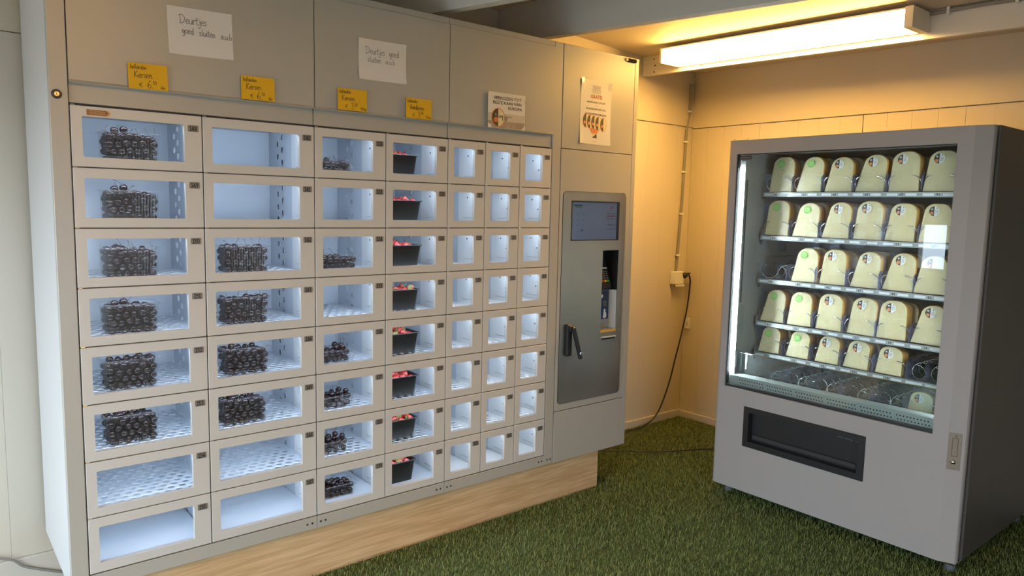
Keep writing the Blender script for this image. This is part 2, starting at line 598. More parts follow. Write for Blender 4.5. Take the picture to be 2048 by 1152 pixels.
# ------------------------------------------------------------------ lettering
G = {
    'D': (.8, [[(.1, .95), (.12, 0)], [(-.05, .85), (.3, .98), (.65, .7), (.6, .3), (.35, .02), (.02, .02)]]),
    'e': (.45, [[(.05, .25), (.35, .3), (.3, .48), (.15, .5), (.03, .3), (.08, .05), (.25, 0), (.4, .1)]]),
    'u': (.5, [[(.05, .48), (.05, .12), (.18, 0), (.35, .1), (.4, .48)], [(.4, .48), (.4, .08), (.48, .02)]]),
    'r': (.38, [[(.05, .48), (.07, 0)], [(.07, .3), (.18, .46), (.34, .46)]]),
    't': (.36, [[(.15, .85), (.13, .1), (.22, 0), (.32, .05)], [(0, .55), (.32, .58)]]),
    'j': (.3, [[(.2, .48), (.18, -.25), (.05, -.38), (-.08, -.3)], [(.2, .68), (.21, .74)]]),
    's': (.38, [[(.3, .42), (.15, .5), (.05, .38), (.25, .2), (.25, .05), (.1, 0), (0, .06)]]),
    'g': (.5, [[(.36, .42), (.2, .5), (.05, .3), (.12, .08), (.3, .12), (.38, .45), (.38, -.2), (.25, -.4), (.05, -.3)]]),
    'o': (.46, [[(.2, .5), (.05, .3), (.1, .05), (.28, .02), (.38, .25), (.3, .46), (.2, .5)]]),
    'd': (.5, [[(.34, .4), (.18, .48), (.05, .25), (.12, .02), (.3, .08), (.38, .95)], [(.38, .95), (.36, .1), (.46, .02)]]),
    'l': (.24, [[(.1, .98), (.08, .1), (.18, 0)]]),
    'i': (.22, [[(.1, .48), (.1, .05), (.18, 0)], [(.11, .68), (.12, .74)]]),
    'n': (.5, [[(.05, .48), (.06, 0)], [(.06, .3), (.2, .48), (.34, .4), (.36, .05), (.45, 0)]]),
    'a': (.5, [[(.36, .4), (.2, .5), (.05, .28), (.12, .02), (.28, .06), (.38, .46)], [(.38, .46), (.38, .05), (.46, .02)]]),
    'b': (.46, [[(.08, .95), (.07, .02)], [(.07, .02), (.25, 0), (.38, .2), (.3, .42), (.08, .36)]]),
    'h': (.5, [[(.08, .98), (.07, 0)], [(.07, .3), (.22, .48), (.35, .38), (.36, .02), (.44, 0)]]),
    'K': (.65, [[(.1, .95), (.08, 0)], [(.5, .95), (.1, .45)], [(.1, .45), (.55, 0)]]),
    'A': (.75, [[(.5, .75), (.28, .85), (.05, .5), (.15, .08), (.38, .1), (.55, .75)], [(.55, .75), (.55, .1), (.68, 0)]]),
    'k': (.46, [[(.08, .95), (.07, 0)], [(.34, .45), (.08, .2)], [(.08, .2), (.38, 0)]]),
    '€': (.75, [[(.62, .75), (.4, .85), (.15, .6), (.15, .25), (.4, 0), (.62, .12)], [(0, .52), (.45, .55)], [(0, .36), (.42, .38)]]),
    '6': (.6, [[(.42, .98), (.15, .6), (.08, .2), (.25, 0), (.45, .12), (.42, .36), (.22, .42), (.1, .25)]]),
    '3': (.6, [[(.08, .85), (.3, .97), (.45, .78), (.22, .52)], [(.22, .52), (.48, .32), (.35, .02), (.05, .08)]]),
    '5': (.6, [[(.45, .95), (.15, .95)], [(.15, .95), (.12, .55), (.35, .58), (.45, .3), (.3, .02), (.06, .08)]]),
    '0': (.6, [[(.25, .95), (.08, .6), (.12, .1), (.3, .02), (.45, .4), (.4, .85), (.25, .95)]]),
    '9': (.6, [[(.42, .75), (.25, .95), (.1, .72), (.22, .5), (.42, .62)], [(.42, .75), (.42, .3), (.3, 0)]]),
    '.': (.22, [[(.07, .02), (.11, .05)]]),
    ' ': (.42, []),
}
SLAB = {   # digits of the door number plates: heavy strokes with slab feet
    '0': (.62, [[(.3, .97), (.12, .8), (.1, .5), (.12, .2), (.3, .03), (.48, .2), (.5, .5), (.48, .8), (.3, .97)]]),
    '1': (.52, [[(.06, .78), (.27, .95)], [(.27, .95), (.27, .06)], [(.06, .06), (.48, .06)]]),
    '2': (.62, [[(.1, .72), (.16, .92), (.32, .97), (.48, .82), (.44, .58), (.1, .1)], [(.08, .07), (.53, .07)], [(.52, .07), (.52, .24)]]),
    '3': (.62, [[(.1, .80), (.2, .95), (.38, .95), (.46, .76), (.26, .54)], [(.26, .54), (.5, .36), (.44, .1), (.26, .03), (.08, .16)]]),
    '4': (.66, [[(.4, .06), (.4, .95)], [(.4, .95), (.05, .32)], [(.05, .32), (.6, .32)], [(.26, .06), (.54, .06)]]),
    '5': (.62, [[(.5, .93), (.14, .93)], [(.14, .93), (.12, .52)], [(.12, .52), (.34, .62), (.5, .4), (.42, .1), (.24, .03), (.08, .16)]]),
    '6': (.62, [[(.46, .9), (.26, .94), (.12, .6), (.1, .3), (.22, .05), (.4, .06), (.5, .28), (.4, .52), (.22, .5), (.12, .34)]]),
    '7': (.6, [[(.1, .74), (.1, .93)], [(.1, .93), (.52, .93)], [(.52, .93), (.24, .04)]]),
    '8': (.62, [[(.3, .96), (.14, .8), (.18, .6), (.44, .4), (.48, .16), (.3, .03), (.12, .16), (.16, .4), (.42, .6), (.46, .8), (.3, .96)]]),
    '9': (.62, [[(.48, .66), (.36, .48), (.18, .5), (.1, .72), (.2, .94), (.38, .94), (.5, .7), (.48, .38), (.34, .06), (.14, .08)]]),
}


def smooth_line(p, k=4):
    if len(p) < 3:
        return [Vector((*q, 0)) for q in p]
    P = [Vector((*q, 0)) for q in p]
    P = [P[0] * 2 - P[1]] + P + [P[-1] * 2 - P[-2]]
    out = []
    for i in range(1, len(P) - 2):
        for j in range(k):
            t = j / k
            a, b, c, d = P[i - 1], P[i], P[i + 1], P[i + 2]
            out.append(0.5 * ((2 * b) + (c - a) * t + (2 * a - 5 * b + 4 * c - d) * t * t + (3 * b - a - 3 * c + d) * t ** 3))
    out.append(P[-2])
    return out


def strokes(mb, text, u, v, size, width, n=0.0, mi=0, font=G, slope=0.0, jit=0.0, sx=1.0, k=4):
    """pen strokes as flat ribbons; returns the end u"""
    x = u
    for ch in text:
        adv, lines = font[ch]
        dy = random.uniform(-jit, jit) * size
        for ln in lines:
            pts = smooth_line(ln, k)
            pts = [Vector((x + q.x * size * sx, v + dy + q.y * size + (x + q.x * size * sx - u) * slope, n)) for q in pts]
            vs, fs = [], []
            m = len(pts)
            for i, q in enumerate(pts):
                t = pts[min(i + 1, m - 1)] - pts[max(i - 1, 0)]
                t = t.normalized() if t.length > 1e-9 else Vector((1, 0, 0))
                s = Vector((-t.y, t.x, 0)) * width / 2
                e = t * (-width / 2 if i == 0 else width / 2 if i == m - 1 else 0)
                vs += [q + s + e, q - s + e]
            for i in range(m - 1):
                fs.append((2 * i, 2 * i + 1, 2 * i + 3, 2 * i + 2))
            mb.add(vs, fs, mi)
        x += adv * size * sx
    return x


_txt = {}


def printed(mb, text, u, v, size, n=0.0, mi=0, align='CENTER', bold=0.0, sx=1.0):
    key = (text, align, bold)
    if key not in _txt:
        c = bpy.data.curves.new('print', 'FONT')
        c.body = text
        c.size = 1.0
        c.align_x = align
        c.offset = bold
        c.resolution_u = 2
        o = bpy.data.objects.new('print', c)
        me = bpy.data.meshes.new_from_object(o)
        _txt[key] = ([tuple(p.co) for p in me.vertices], [tuple(p.vertices) for p in me.polygons])
        bpy.data.meshes.remove(me)
        bpy.data.objects.remove(o)
        bpy.data.curves.remove(c)
    vs, fs = _txt[key]
    return mb.add([(u + p[0] * size * sx, v + p[1] * size, n) for p in vs], fs, mi)


# ------------------------------------------------------------------ the room
struct('floor', MB().box((XL, YF, -0.05), (XR + 0.1, YB + 0.1, 0.0)).mesh('floor', M_floor))
struct('ground', MB().box((-14, -14, -0.12), (XL - 0.1, 12, -0.02)).box((XL - 0.1, -14, -0.12), (12, YF - 0.1, -0.02)).mesh('ground', M_ground))


def cz(x, y):
    return 2.385 + 0.06 * (3.2 - x) + 0.02 * (y - 0.57)


cb = MB()
cor = [(XL - .1, YF - .1), (XR + .12, YF - .1), (XR + .12, YB + .12), (XL - .1, YB + .12)]
cb.add([(x, y, cz(x, y)) for x, y in cor] + [(x, y, cz(x, y) + 0.06) for x, y in cor],
       [(0, 1, 2, 3), (7, 6, 5, 4), (0, 4, 5, 1), (1, 5, 6, 2), (2, 6, 7, 3), (3, 7, 4, 0)])
struct('ceiling', cb.mesh('ceiling', M_ceil))

wall_back = struct('wall_back', MB().box((XL - .1, YB + 0.012, 0), (XR + .1, YB + 0.11, 2.62)).mesh('wall_back', M_wall))
wall_right = struct('wall_right', MB().box((XR + 0.012, YF, 0), (XR + 0.11, YB + .012, 2.62)).mesh('wall_right', M_wall))
wf = MB()
wf.box((XL - .1, YF - .1, 0), (FX0, YF, 2.85)).box((FX1, YF - .1, 0), (XR + .1, YF, 2.85)).box((FX0, YF - .1, FZ1), (FX1, YF, 2.85)).box((FX0, YF - .1, 0), (FX1, YF, FZ0))
struct('wall_front', wf.mesh('wall_front', M_wallpl))
fr2 = MB()
fr2.box((FX0 - .05, YF - .11, FZ0), (FX0, YF + .015, FZ1 + .05), c=.003).box((FX1, YF - .11, FZ0), (FX1 + .05, YF + .015, FZ1 + .05), c=.003).box((FX0, YF - .11, FZ1), (FX1, YF + .015, FZ1 + .05), c=.003)
struct('trim_2', fr2.mesh('trim_2', M_whitep))
wl = MB()
wl.box((XL - .1, YF, 0), (XL, OY0, 2.75)).box((XL - .1, OY1, 0), (XL, VY0, 2.75)).box((XL - .1, VY1, 0), (XL, YB + .012, 2.75)).box((XL - .1, VY0, 0), (XL, VY1, VZ0)).box((XL - .1, VY0, VZ1), (XL, VY1, 2.75)).box((XL - .1, OY0, OZ1), (XL, OY1, 2.75)).box((XL - .1, OY0, 0), (XL, OY1, OZ0))
struct('wall_left', wl.mesh('wall_left', M_wallpl))
fr = MB()
fr.box((XL - .11, OY0 - .05, OZ0), (XL + .015, OY0, OZ1 + .05), c=.003).box((XL - .11, OY1, OZ0), (XL + .015, OY1 + .05, OZ1 + .05), c=.003).box((XL - .11, OY0, OZ1), (XL + .015, OY1, OZ1 + .05), c=.003)
struct('trim_1', fr.mesh('trim_1', M_whitep))
# wall boards: tongue and groove below 2 m, a plain proud board above
bw = 0.15
bm_back = MB().box((0.0002, 0, 0), (bw - 0.0002, 0.014, 2.0), c=0.0008).mesh('wall_board', M_wall)
x = XR - bw
while x > -0.95:
    if x > 2.30 or x < 0.02:
        part('board', bm_back, wall_back, T(x, YB, 0))
    x -= bw
bw2 = 0.128
bm_right = MB().box((0, 0.0002, 0), (0.014, bw2 - 0.0002, 1.99), c=0.0008).mesh('wall_board_side', M_wall)
y = YB - bw2
k = 0
while y > -2.6:
    part('board', bm_right, wall_right, T(XR + (0.0015 if k % 9 == 4 else 0), y, 0))
    y -= bw2 + (0.004 if k == 8 else 0)
    k += 1
ub = MB()
ub.box((XL, YB - 0.010, 2.002), (XR, YB + 0.014, 2.6), c=.002)
part('upper_board', ub.mesh('upper_board', M_wallup), wall_back)
ub = MB()
ub.box((XR - 0.010, YF, 1.993), (XR + 0.014, YB - .010, 2.42), c=.002)
part('upper_board', ub.mesh('upper_board_side', M_wallup), wall_right)
struct('baseboard_back', MB().box((2.5, YB - .014, 0), (XR, YB - .0005, 0.055), c=.003).mesh('baseboard_back', M_base))
struct('baseboard_right', MB().box((XR - .014, YF, 0), (XR - .0005, YB - .015, 0.05), c=.003).mesh('baseboard_right', M_base))
struct('baseboard_left', MB().box((XL, YB - .016, 0), (0.30, YB - .0005, 0.115), c=.004).mesh('baseboard_left', M_base))


# ceiling beams (each with its own drop towards the room)
def beam(x, w, z0, z1, y0, y1, label):
    mb = MB()
    t0, t1 = cz(x, y0) + .004, cz(x, y1) + .004
    a = [(x, y0, z0), (x + w, y0, z0), (x + w, y1, z1), (x, y1, z1)]
    mb.add(a + [(x, y0, t0), (x + w, y0, t0), (x + w, y1, t1), (x, y1, t1)],
           [(0, 1, 2, 3), (7, 6, 5, 4), (0, 4, 5, 1), (1, 5, 6, 2), (2, 6, 7, 3), (3, 7, 4, 0)])
    return solo('ceiling_beam', mb.mesh('ceiling_beam', M_beam), label, 'beam')


b1 = beam(3.20, .030, 2.270 - .024 * 3.0, 2.270, -2.43, .588, 'narrow painted beam carrying the fluorescent lamp near the right wall')
beam(2.05, .05, 2.254 - .062 * 2.8, 2.254 + .03, -2.8, .588, 'grey painted ceiling beam crossing above the payment terminal cabinet')
beam(1.35, .05, 2.226 - .09 * 2.6, 2.226 + .05, -2.6, .588, 'grey painted ceiling beam above the middle locker cabinet, at the top edge')
sc = MB()
for yy, zz in ((0.50, 2.36), (0.49, 2.322), (0.495, 2.283)):
    sc.tube([(3.2, yy, zz), (3.1975, yy, zz)], 0.0045, 8)
part('beam_screws', sc.mesh('beam_screws', M_screw), b1)['kind'] = 'stuff'

# ------------------------------------------------------------------ artificial grass
rng = np.random.default_rng(5)
N = 175000
gx = rng.uniform(0.55, XR - 0.02, N)
gy = rng.uniform(-2.3, YB - 0.02, N)
keep = ~((gy > 0.012) & (gx < 2.33))
keep &= (gx * 0.55 + gy * -1.0) < 3.9
gx, gy = gx[keep], gy[keep]
N = len(gx)
th = rng.uniform(0, 2 * PI, N)
hh = rng.uniform(0.009, 0.019, N)
ln = rng.uniform(0.003, 0.014, N)
wd = rng.uniform(0.0008, 0.0013, N)
dx, dy = np.cos(th), np.sin(th)
px_, py_ = -dy * wd, dx * wd
V = np.zeros((N, 5, 3), np.float32)
V[:, 0] = np.stack([gx - px_, gy - py_, np.zeros(N)], 1)
V[:, 1] = np.stack([gx + px_, gy + py_, np.zeros(N)], 1)
V[:, 2] = np.stack([gx + px_ + dx * ln * .45, gy + py_ + dy * ln * .45, hh * .7], 1)
V[:, 3] = np.stack([gx - px_ + dx * ln * .45, gy - py_ + dy * ln * .45, hh * .7], 1)
V[:, 4] = np.stack([gx + dx * ln * 1.2, gy + dy * ln * 1.2, hh], 1)
base = np.arange(N) * 5
loops = np.stack([base, base + 1, base + 2, base + 3, base + 3, base + 2, base + 4], 1).astype(np.int32).ravel()
gm = bpy.data.meshes.new('artificial_grass')
gm.vertices.add(N * 5)
gm.vertices.foreach_set('co', V.ravel())
gm.loops.add(N * 7)
gm.loops.foreach_set('vertex_index', loops)
gm.polygons.add(N * 2)
st = np.stack([np.arange(N) * 7, np.arange(N) * 7 + 4], 1).astype(np.int32).ravel()
gm.polygons.foreach_set('loop_start', st)
gm.update(calc_edges=True)
gm.validate()
gm.materials.append(M_grass)
go = solo('artificial_grass', gm, 'short green artificial grass covering the floor', 'grass')
go['kind'] = 'stuff'

# ------------------------------------------------------------------ wooden plinth
pl = MB()
pl.box((0.02, 0.022, 0), (2.32, 0.045, 0.201), c=.002)
pl.box((2.297, 0.046, 0), (2.32, 0.55, 0.201), c=.002).box((0.02, 0.046, 0), (0.043, 0.55, 0.201), c=.002)
solo('wooden_plinth', pl.mesh('wooden_plinth', M_pine), 'knotty pine plinth board under the locker wall', 'plinth')

# ------------------------------------------------------------------ locker cabinets
CX = [0, .3736, .761, 1.0539, 1.3429, 1.5361, 1.7287, 1.9184]
ROWH = 0.182
ZR = [1.71 - ROWH * r for r in range(9)]
ZB, ZT = 0.205, 2.19
COLNUM = [148, 140, 132, 124, 116, 108, 100]
DEPTH, BACK = 0.57, 0.42


ORD = ['topmost', 'second from the top', 'third from the top', 'fourth from the top', 'fourth from the bottom', 'third from the bottom', 'second from the bottom', 'lowest']
COLWORD = ['leftmost column', 'second column', 'third column', 'fourth column', 'fifth column', 'sixth column', 'seventh column']


def place(num):
    for c in range(7):
        if COLNUM[c] <= num < COLNUM[c] + 8:
            return '%s door of the %s' % (ORD[num - COLNUM[c]], COLWORD[c])


def make_door_meshes(w):
    h = ROWH
    e = 0.0016
    mb = MB()
    holed(mb, (e, w - e, -h + e, -e), (0.031, w - 0.056, -h + 0.031, -0.032), 0.002, 0.004, -0.016, 0.0, ch=0.0015)
    # folded return edge inside the window
    d = mb.mesh('door_leaf', M_door)
    p = MB().box((0.026, -h + 0.026, -0.0165), (w - 0.051, -0.027, -0.0195)).mesh('window_pane', M_pane)
    return d, p


plate_me = MB().prism(rrect(-0.0165, 0.0165, -0.0105, 0.0105, 0.003), 0.0001, 0.0012).mesh('number_plate', M_numplate)
hinge_me = MB().tube([(0.003, 0.0, -0.004), (0.014, 0.0, -0.004)], 0.0028, 8).mesh('door_hinge', M_steelpin)


def latch_mesh():
    mb = MB()

    def screw(y, z):
        mb.tube([(0.0006, y, z), (-0.002, y, z)], 0.0032, 8, mi=0)
    for y, z in ((.125, -.052), (.042, -.050), (.042, -.074), (.082, -.097), (.042, -.116)):
        screw(y, z)
    mb.box((-0.012, 0.024, -0.099), (0.0006, 0.046, -0.093), 0)
    mb.box((-0.0012, 0.020, -0.1415), (0.0006, 0.150, -0.1403), 1)
    mb.box((-0.0012, 0.0215, -0.14), (0.0006, 0.0225, -0.04), 1)
    return mb.mesh('latch_fittings', [M_screw, M_greyp])


LATCH = latch_mesh()
UNITS = [(0, 2, -0.05, .761, 'wide light grey locker cabinet at the left, two columns of doors 140 to 155'),
         (2, 4, .761, 1.3429, 'light grey locker cabinet in the middle, two columns of doors 124 to 139'),
         (4, 7, 1.3429, 1.975, 'light grey locker cabinet with three narrow columns of doors 100 to 123')]
for (c0, c1, X0, X1, lab) in UNITS:
    root = thing('locker_cabinet', lab, 'locker', ((X0 + X1) / 2, 0.28, ZB), 'locker cabinets')
    first, last = c0 == 0, c1 == 7
    g = 0.0008
    # outer shell: back, top, bottom
    sh = MB()
    sh.box((X0 + g, DEPTH - .012, ZB), (X1 - g, DEPTH, ZT), c=.001)
    sh.box((X0 + g, 0.022, ZT - .012), (X1 - g, DEPTH - .0125, ZT), c=.001)
    sh.box((X0 + g, 0.022, ZB), (X1 - g, DEPTH - .0125, ZB + .012), c=.001)
    part('carcass', sh.mesh('carcass', M_frame), root)
    # front frame members
    xa = 0.0 if first else X0 + g
    xb = CX[7] + .002 if last else X1 - g
    rx0, rx1 = (-.0005 if first else X0 + g), (CX[7] + .002 if last else X1 - g)
    part('top_rail', MB().box((rx0, 0.0, 2.166), (rx1, 0.021, ZT), c=.0012).mesh('top_rail', M_frame), root)
    up = MB()
    prof = [(-0.004, 2.1645), (0.018, 2.1645), (0.018, 1.779), (0.003, 1.779), (-0.010, 1.7715), (-0.0115, 1.774), (-0.004, 1.781)]
    k = len(prof)
    ux0, ux1 = xa + .0008, xb - .0008
    up.add([(ux0, p[0], p[1]) for p in prof] + [(ux1, p[0], p[1]) for p in prof],
           [tuple(range(k)), tuple(range(k, 2 * k))[::-1]] + [(i, (i + 1) % k, (i + 1) % k + k, i + k) for i in range(k)])
    part('upper_panel', up.mesh('upper_panel', M_frame), root)
    part('header_rail', MB().box((xa + g, 0.008, 1.7155), (xb - g, 0.02, 1.7775), c=.001).mesh('header_rail', M_frame), root)
    bt = MB().box((rx0, 0.0, ZB), (rx1, 0.021, ZR[8] - .0025), c=.0012)
    part('bottom_rail', bt.mesh('bottom_rail', M_frame), root)
    scx = MB()
    for s in ([X1 - .040, X1 - .020] if not last else [1.886, 1.905, 1.9405, 1.960]) + ([] if first else [X0 + .014, X0 + .034]):
        scx.tube([(s, 0.002, 0.2275), (s, -0.0012, 0.2275)], 0.0042, 10)
    part('rail_screws', scx.mesh('rail_screws', M_screw), root)['kind'] = 'stuff'
    if first:
        part('side_panel', MB().box((X0 - .0, 0.022, ZB), (X0 + .012, DEPTH - .001, ZT - .0125), c=.001).mesh('side_panel', M_side), root)
        part('stile', MB().box((X0, 0.0, ZB), (-.0015, 0.0215, ZT), c=.002).mesh('stile', M_frame), root)
        lk = MB()
        lk.lathe([(0, .004), (.0115, .004), (.0135, .002), (.0135, -.002), (.0125, -.003)], 20, 0, FL(-.031, 0, 1.735))
        lk.lathe([(0, .0065), (.0065, .0065), (.0075, .005), (.0075, .003)], 16, 1, FL(-.031, 0, 1.735))
        lk.merge(MB().box((-.0007, -.004, .0064), (.0007, .004, .0068)), FL(-.031, 0, 1.735), 2)
        part('cylinder_lock', lk.mesh('cylinder_lock', [M_blackplastic, M_brass, M_black]), root, label='small black ringed brass lock')
    if last:
        part('stile', MB().box((CX[7] + .003, 0.0, ZB), (X1 - g, 0.0215, ZT), c=.002).mesh('stile', M_frame), root)
    # dark strips added behind the door gaps to darken them and block led leaks
    gk = MB()
    for c in range(c0, c1 + 1):
        a, b = CX[c] - .010, CX[c] + .010
        if c == c0:
            a = CX[c] - (.0 if first else -.0005)
        if c == c1:
            b = CX[c] + (.0025 if last else -.0005)
        gk.box((a, .0205, ZR[8]), (b, .024, ZR[0] + .004))
    for r in range(9):
        gk.box((CX[c0] + .001, .0206, ZR[r] - .009), (CX[c1] - .001, .0239, ZR[r] + .006))
    part('gap_strips', gk.mesh('gap_strips', M_gapdark), root)
    # inner back and ceiling
    ib = MB().box((CX[c0] + .002, BACK, ZR[8] - .01), (CX[c1] - .002, BACK + .002, ZR[0] + .012))
    ib.box((CX[c0] + .002, .0245, ZR[0] + .003), (CX[c1] - .002, BACK - .001, ZR[0] + .005))
    part('inner_back', ib.mesh('inner_back', M_inner), root)
    # partitions between columns: solid in front, perforated behind
    for c in range(c0, c1 + 1):
        xx = CX[c] - (.004 if c == c1 else 0) + (.004 if c == c0 else 0)
        zz0, zz1 = ZR[8] - .01, ZR[0] + .002
        pm = MB().box((xx - .0012, .025, zz0), (xx + .0012, .195, zz1), 1)
        pf = perforated(BACK - .197, zz1 - zz0, .088, .0245, .0115, margin=.004, seg=12)
        pm.merge(pf, Matrix(((0, 0, 1, xx), (1, 0, 0, .196), (0, 1, 0, zz0), (0, 0, 0, 1))))
        part('partition', pm.mesh('partition', [M_inner, M_plate_in], fix=False), root)
    for c in range(c0, c1):
        w = CX[c + 1] - CX[c]
        dm, pm_ = make_door_meshes(w)
        sw = w - .0115
        sd = BACK - .027
        sf = perforated(sw, sd, .036, .031, .0118, margin=.010)
        sf.rect(0, sw, 0, 0.0001, 0)
        sf.add([(0, 0, 0), (sw, 0, 0), (sw, 0, -.014), (0, 0, -.014)], [(0, 1, 2, 3)])
        shelf_me = sf.mesh('shelf', M_plate_in if w < .25 else M_inner, fix=False)
        solid_me = MB().box((0, 0, -.0015), (sw, sd, 0)).mesh('bottom_shelf', M_plate_in if w < .25 else M_inner)
        led_me = MB().box((.012, -.004, -.004), (w - .012, .004, .004)).mesh('led_strip', M_led)
        for r in range(8):
            num = COLNUM[c] + r
            part('shelf', solid_me if r == 7 else shelf_me, root, T(CX[c] + .0055, .0255, ZR[r + 1] + .02))
            part('led_strip', led_me, root, T(CX[c], .034, ZR[r] - .013))
            part('latch_fittings', LATCH, root, T(CX[c + 1] - (.0054 if c + 1 == c1 else .0014), 0, ZR[r]))['kind'] = 'stuff'
            F = FL(CX[c], 0.0, ZR[r])
            d = part('door', dm, root, F, label='door numbered %d' % num)
            part('pane', pm_, d, F)
            pc = FL(CX[c + 1] - .0285, 0, ZR[r] - .0425)
            part('number_plate', plate_me, d, pc)
            tx = MB()
            sz = .0150
            wid = sum(SLAB[k_][0] for k_ in str(num)) * sz * .86
            strokes(tx, str(num), -wid / 2 + .0003, -sz / 2, sz, .0021, .0015, font=SLAB, sx=.86, k=3)
            part('number', tx.mesh('number', M_black, fix=False), d, pc)
            part('hinge', hinge_me, d, F)
            if num == 148:
                bd = MB()
                bd.prism([(.043, -.0105), (.098, -.0105)] + [(.098 + .009 * math.cos(a), -.0195 + .009 * math.sin(a)) for a in (.9, .3, -.3, -.9)] + [(.098, -.0285), (.043, -.0285)], .0001, .0008, 1)
                bd.prism([(.0445, -.0115), (.095, -.0115), (.101, -.0165), (.101, -.0205), (.095, -.0265), (.0445, -.0265)], .0008, .0010, 0)
                for q in range(4):
                    bd.rect(.050, .094 - .003 * (q == 0), -.0148 - q * .003, -.0138 - q * .003, .0011, 1)
                part('badge', bd.mesh('badge', [M_bronze, M_bronze2]), d, F, label='small bronze badge')

# ------------------------------------------------------------------ payment kiosk
KX0, KX1 = 1.976, 2.495
kk = thing('payment_kiosk', 'grey payment kiosk with steel control panel beside the lockers', 'kiosk', (2.235, .28, .2))
bd = MB()
bd.box((KX0 + .001, .1005, .202), (KX1, DEPTH, ZT), c=.002)
holed(bd2 := MB(), (KX0 + .001, KX1, .202, ZT), (KX0 + .03, KX1 - .03, .25, 2.14), .001, .001, -.100, -.020)
bd.merge(bd2, RU)
part('body', bd.mesh('kiosk_body', M_frame), kk)
part('stile', MB().box((2.4665, .0, .202), (KX1, .0195, ZT), c=.0015).mesh('kiosk_stile', M_frame), kk)
part('upper_panel', MB().box((KX0 + .0015, .0, 1.7165), (2.4655, .0195, ZT), c=.0015).mesh('kiosk_upper', M_frame), kk)
part('lower_panel', MB().box((KX0 + .0015, .0, .202), (2.4655, .0195, .456), c=.0015).mesh('kiosk_lower', M_frame), kk)
kdm = MB()
holed(kdm, (KX0 + .0015, 2.4655, .459, 1.7135), (2.274, 2.397, .828, 1.238), .002, .001, -.0195, -.006)
kd = part('door', kdm.mesh('kiosk_door', M_frame), kk, RU)
# frame of the door so that the steel plate sits in a shallow recess
holed_d = MB()
holed(holed_d, (KX0 + .0015, 2.4655, .459, 1.7135), (1.996, 2.437, .490, 1.520), .002, .022, -.0055, 0.0, ch=.0012)
part('door_frame', holed_d.mesh('kiosk_door_frame', M_frame), kd, RU)
PX0, PX1, PZ0, PZ1 = 1.998, 2.435, .492, 1.518
NX0, NX1, NZ0, NZ1 = 2.278, 2.393, .832, 1.234
SX0, SX1, SZ0, SZ1 = 2.051, 2.388, 1.284, 1.476
# steel plate in bands around its two openings (one sheet)
sp = MB()
y_ = -.002


def sheet(mb, x0, x1, z0, z1):
    mb.box((x0, y_, z0), (x1, y_ + .004, z1))


def rounded_band(mb, x0, x1, z0, z1, r, top):
    pts = []
    if top:
        pts = [(x0, z0), (x1, z0)] + [(x1 - r + r * math.cos(a), z1 - r + r * math.sin(a)) for a in [i * PI / 12 for i in range(7)]] + [(x0 + r + r * math.cos(a), z1 - r + r * math.sin(a)) for a in [PI / 2 + i * PI / 12 for i in range(7)]]
    else:
        pts = [(x1, z1), (x0, z1)] + [(x0 + r + r * math.cos(a), z0 + r + r * math.sin(a)) for a in [PI + i * PI / 12 for i in range(7)]] + [(x1 - r + r * math.cos(a), z0 + r + r * math.sin(a)) for a in [1.5 * PI + i * PI / 12 for i in range(7)]]
    m_ = MB().prism(pts, -.002, .002)
    mb.merge(m_, RU)


rounded_band(sp, PX0, PX1, SZ1, PZ1, .02, True)
sheet(sp, PX0, SX0, SZ0, SZ1)
sheet(sp, SX1, PX1, SZ0, SZ1)
sheet(sp, PX0, PX1, NZ1, SZ0)
sheet(sp, PX0, NX0, NZ0, NZ1)
sheet(sp, NX1, PX1, NZ0, NZ1)
rounded_band(sp, PX0, PX1, PZ0, NZ0, .02, False)
part('steel_plate', sp.mesh('steel_plate', M_steel), kk, label='brushed steel control plate')
# screen
sr = part('screen', MB().box((SX0 + .008, .0022, SZ0 + .005), (SX1 - .014, .0045, SZ1 - .006)).mesh('screen', M_screen), kk, label='dim blue touch screen')
bz = MB()
holed(bz, (SX0, SX1, SZ0, SZ1), (SX0 + .008, SX1 - .014, SZ0 + .005, SZ1 - .006), .001, .001, -.004, .0015)
part('screen_bezel', bz.mesh('screen_bezel', M_blackplastic), kk, RU)
mk = MB()


def mark(u0, u1, v0, v1, mi=0):   # fractions of the screen from its top-left
    a, b = SX0 + .008, SX1 - .014
    c, d = SZ0 + .005, SZ1 - .006
    mk.rect(a + (b - a) * u0, a + (b - a) * u1, d - (d - c) * v1, d - (d - c) * v0, -.0019, mi)


for (u0, u1, v0, v1) in ((.05, .23, .075, .10), (.08, .20, .125, .145), (.755, .955, .29, .30), (.75, .90, .43, .44), (.79, .82, .52, .535),
                         (.79, .93, .585, .595), (.79, .96, .605, .615), (.895, .915, .42, .445)):
    mark(u0, u1, v0, v1)
for i, (cu, cv) in enumerate(((.12, .30), (.23, .31), (.02, .46), (.12, .47), (.23, .45), (.02, .60), (.12, .60), (.23, .60), (.13, .76))):
    mark(cu, cu + .015, cv, cv + .03)
mark(.205, .245, .725, .775)
for cu in (.76, .82, .875, .93):
    mark(cu, cu + .022, .70, .725)
mark(.76, .955, .345, .36, 1)
mark(.78, .95, .37, .38, 1)
a, b, c, d = SX0 + .008, SX1 - .014, SZ0 + .005, SZ1 - .006
for k in range(24):
    t0, t1 = 2 * PI * k / 24, 2 * PI * (k + 1) / 24
    cu, cv = a + .875 * (b - a), d - .115 * (d - c)
    mk.add([(cu + .0105 * math.cos(t), cv + .0105 * math.sin(t), -.0019) for t in (t0, t1)] + [(cu + .012 * math.cos(t), cv + .012 * math.sin(t), -.0019) for t in (t1, t0)], [(0, 1, 2, 3)], 1)
mk.disc((cu - .001, cv - .003), .004, -.0019, 12, 0)
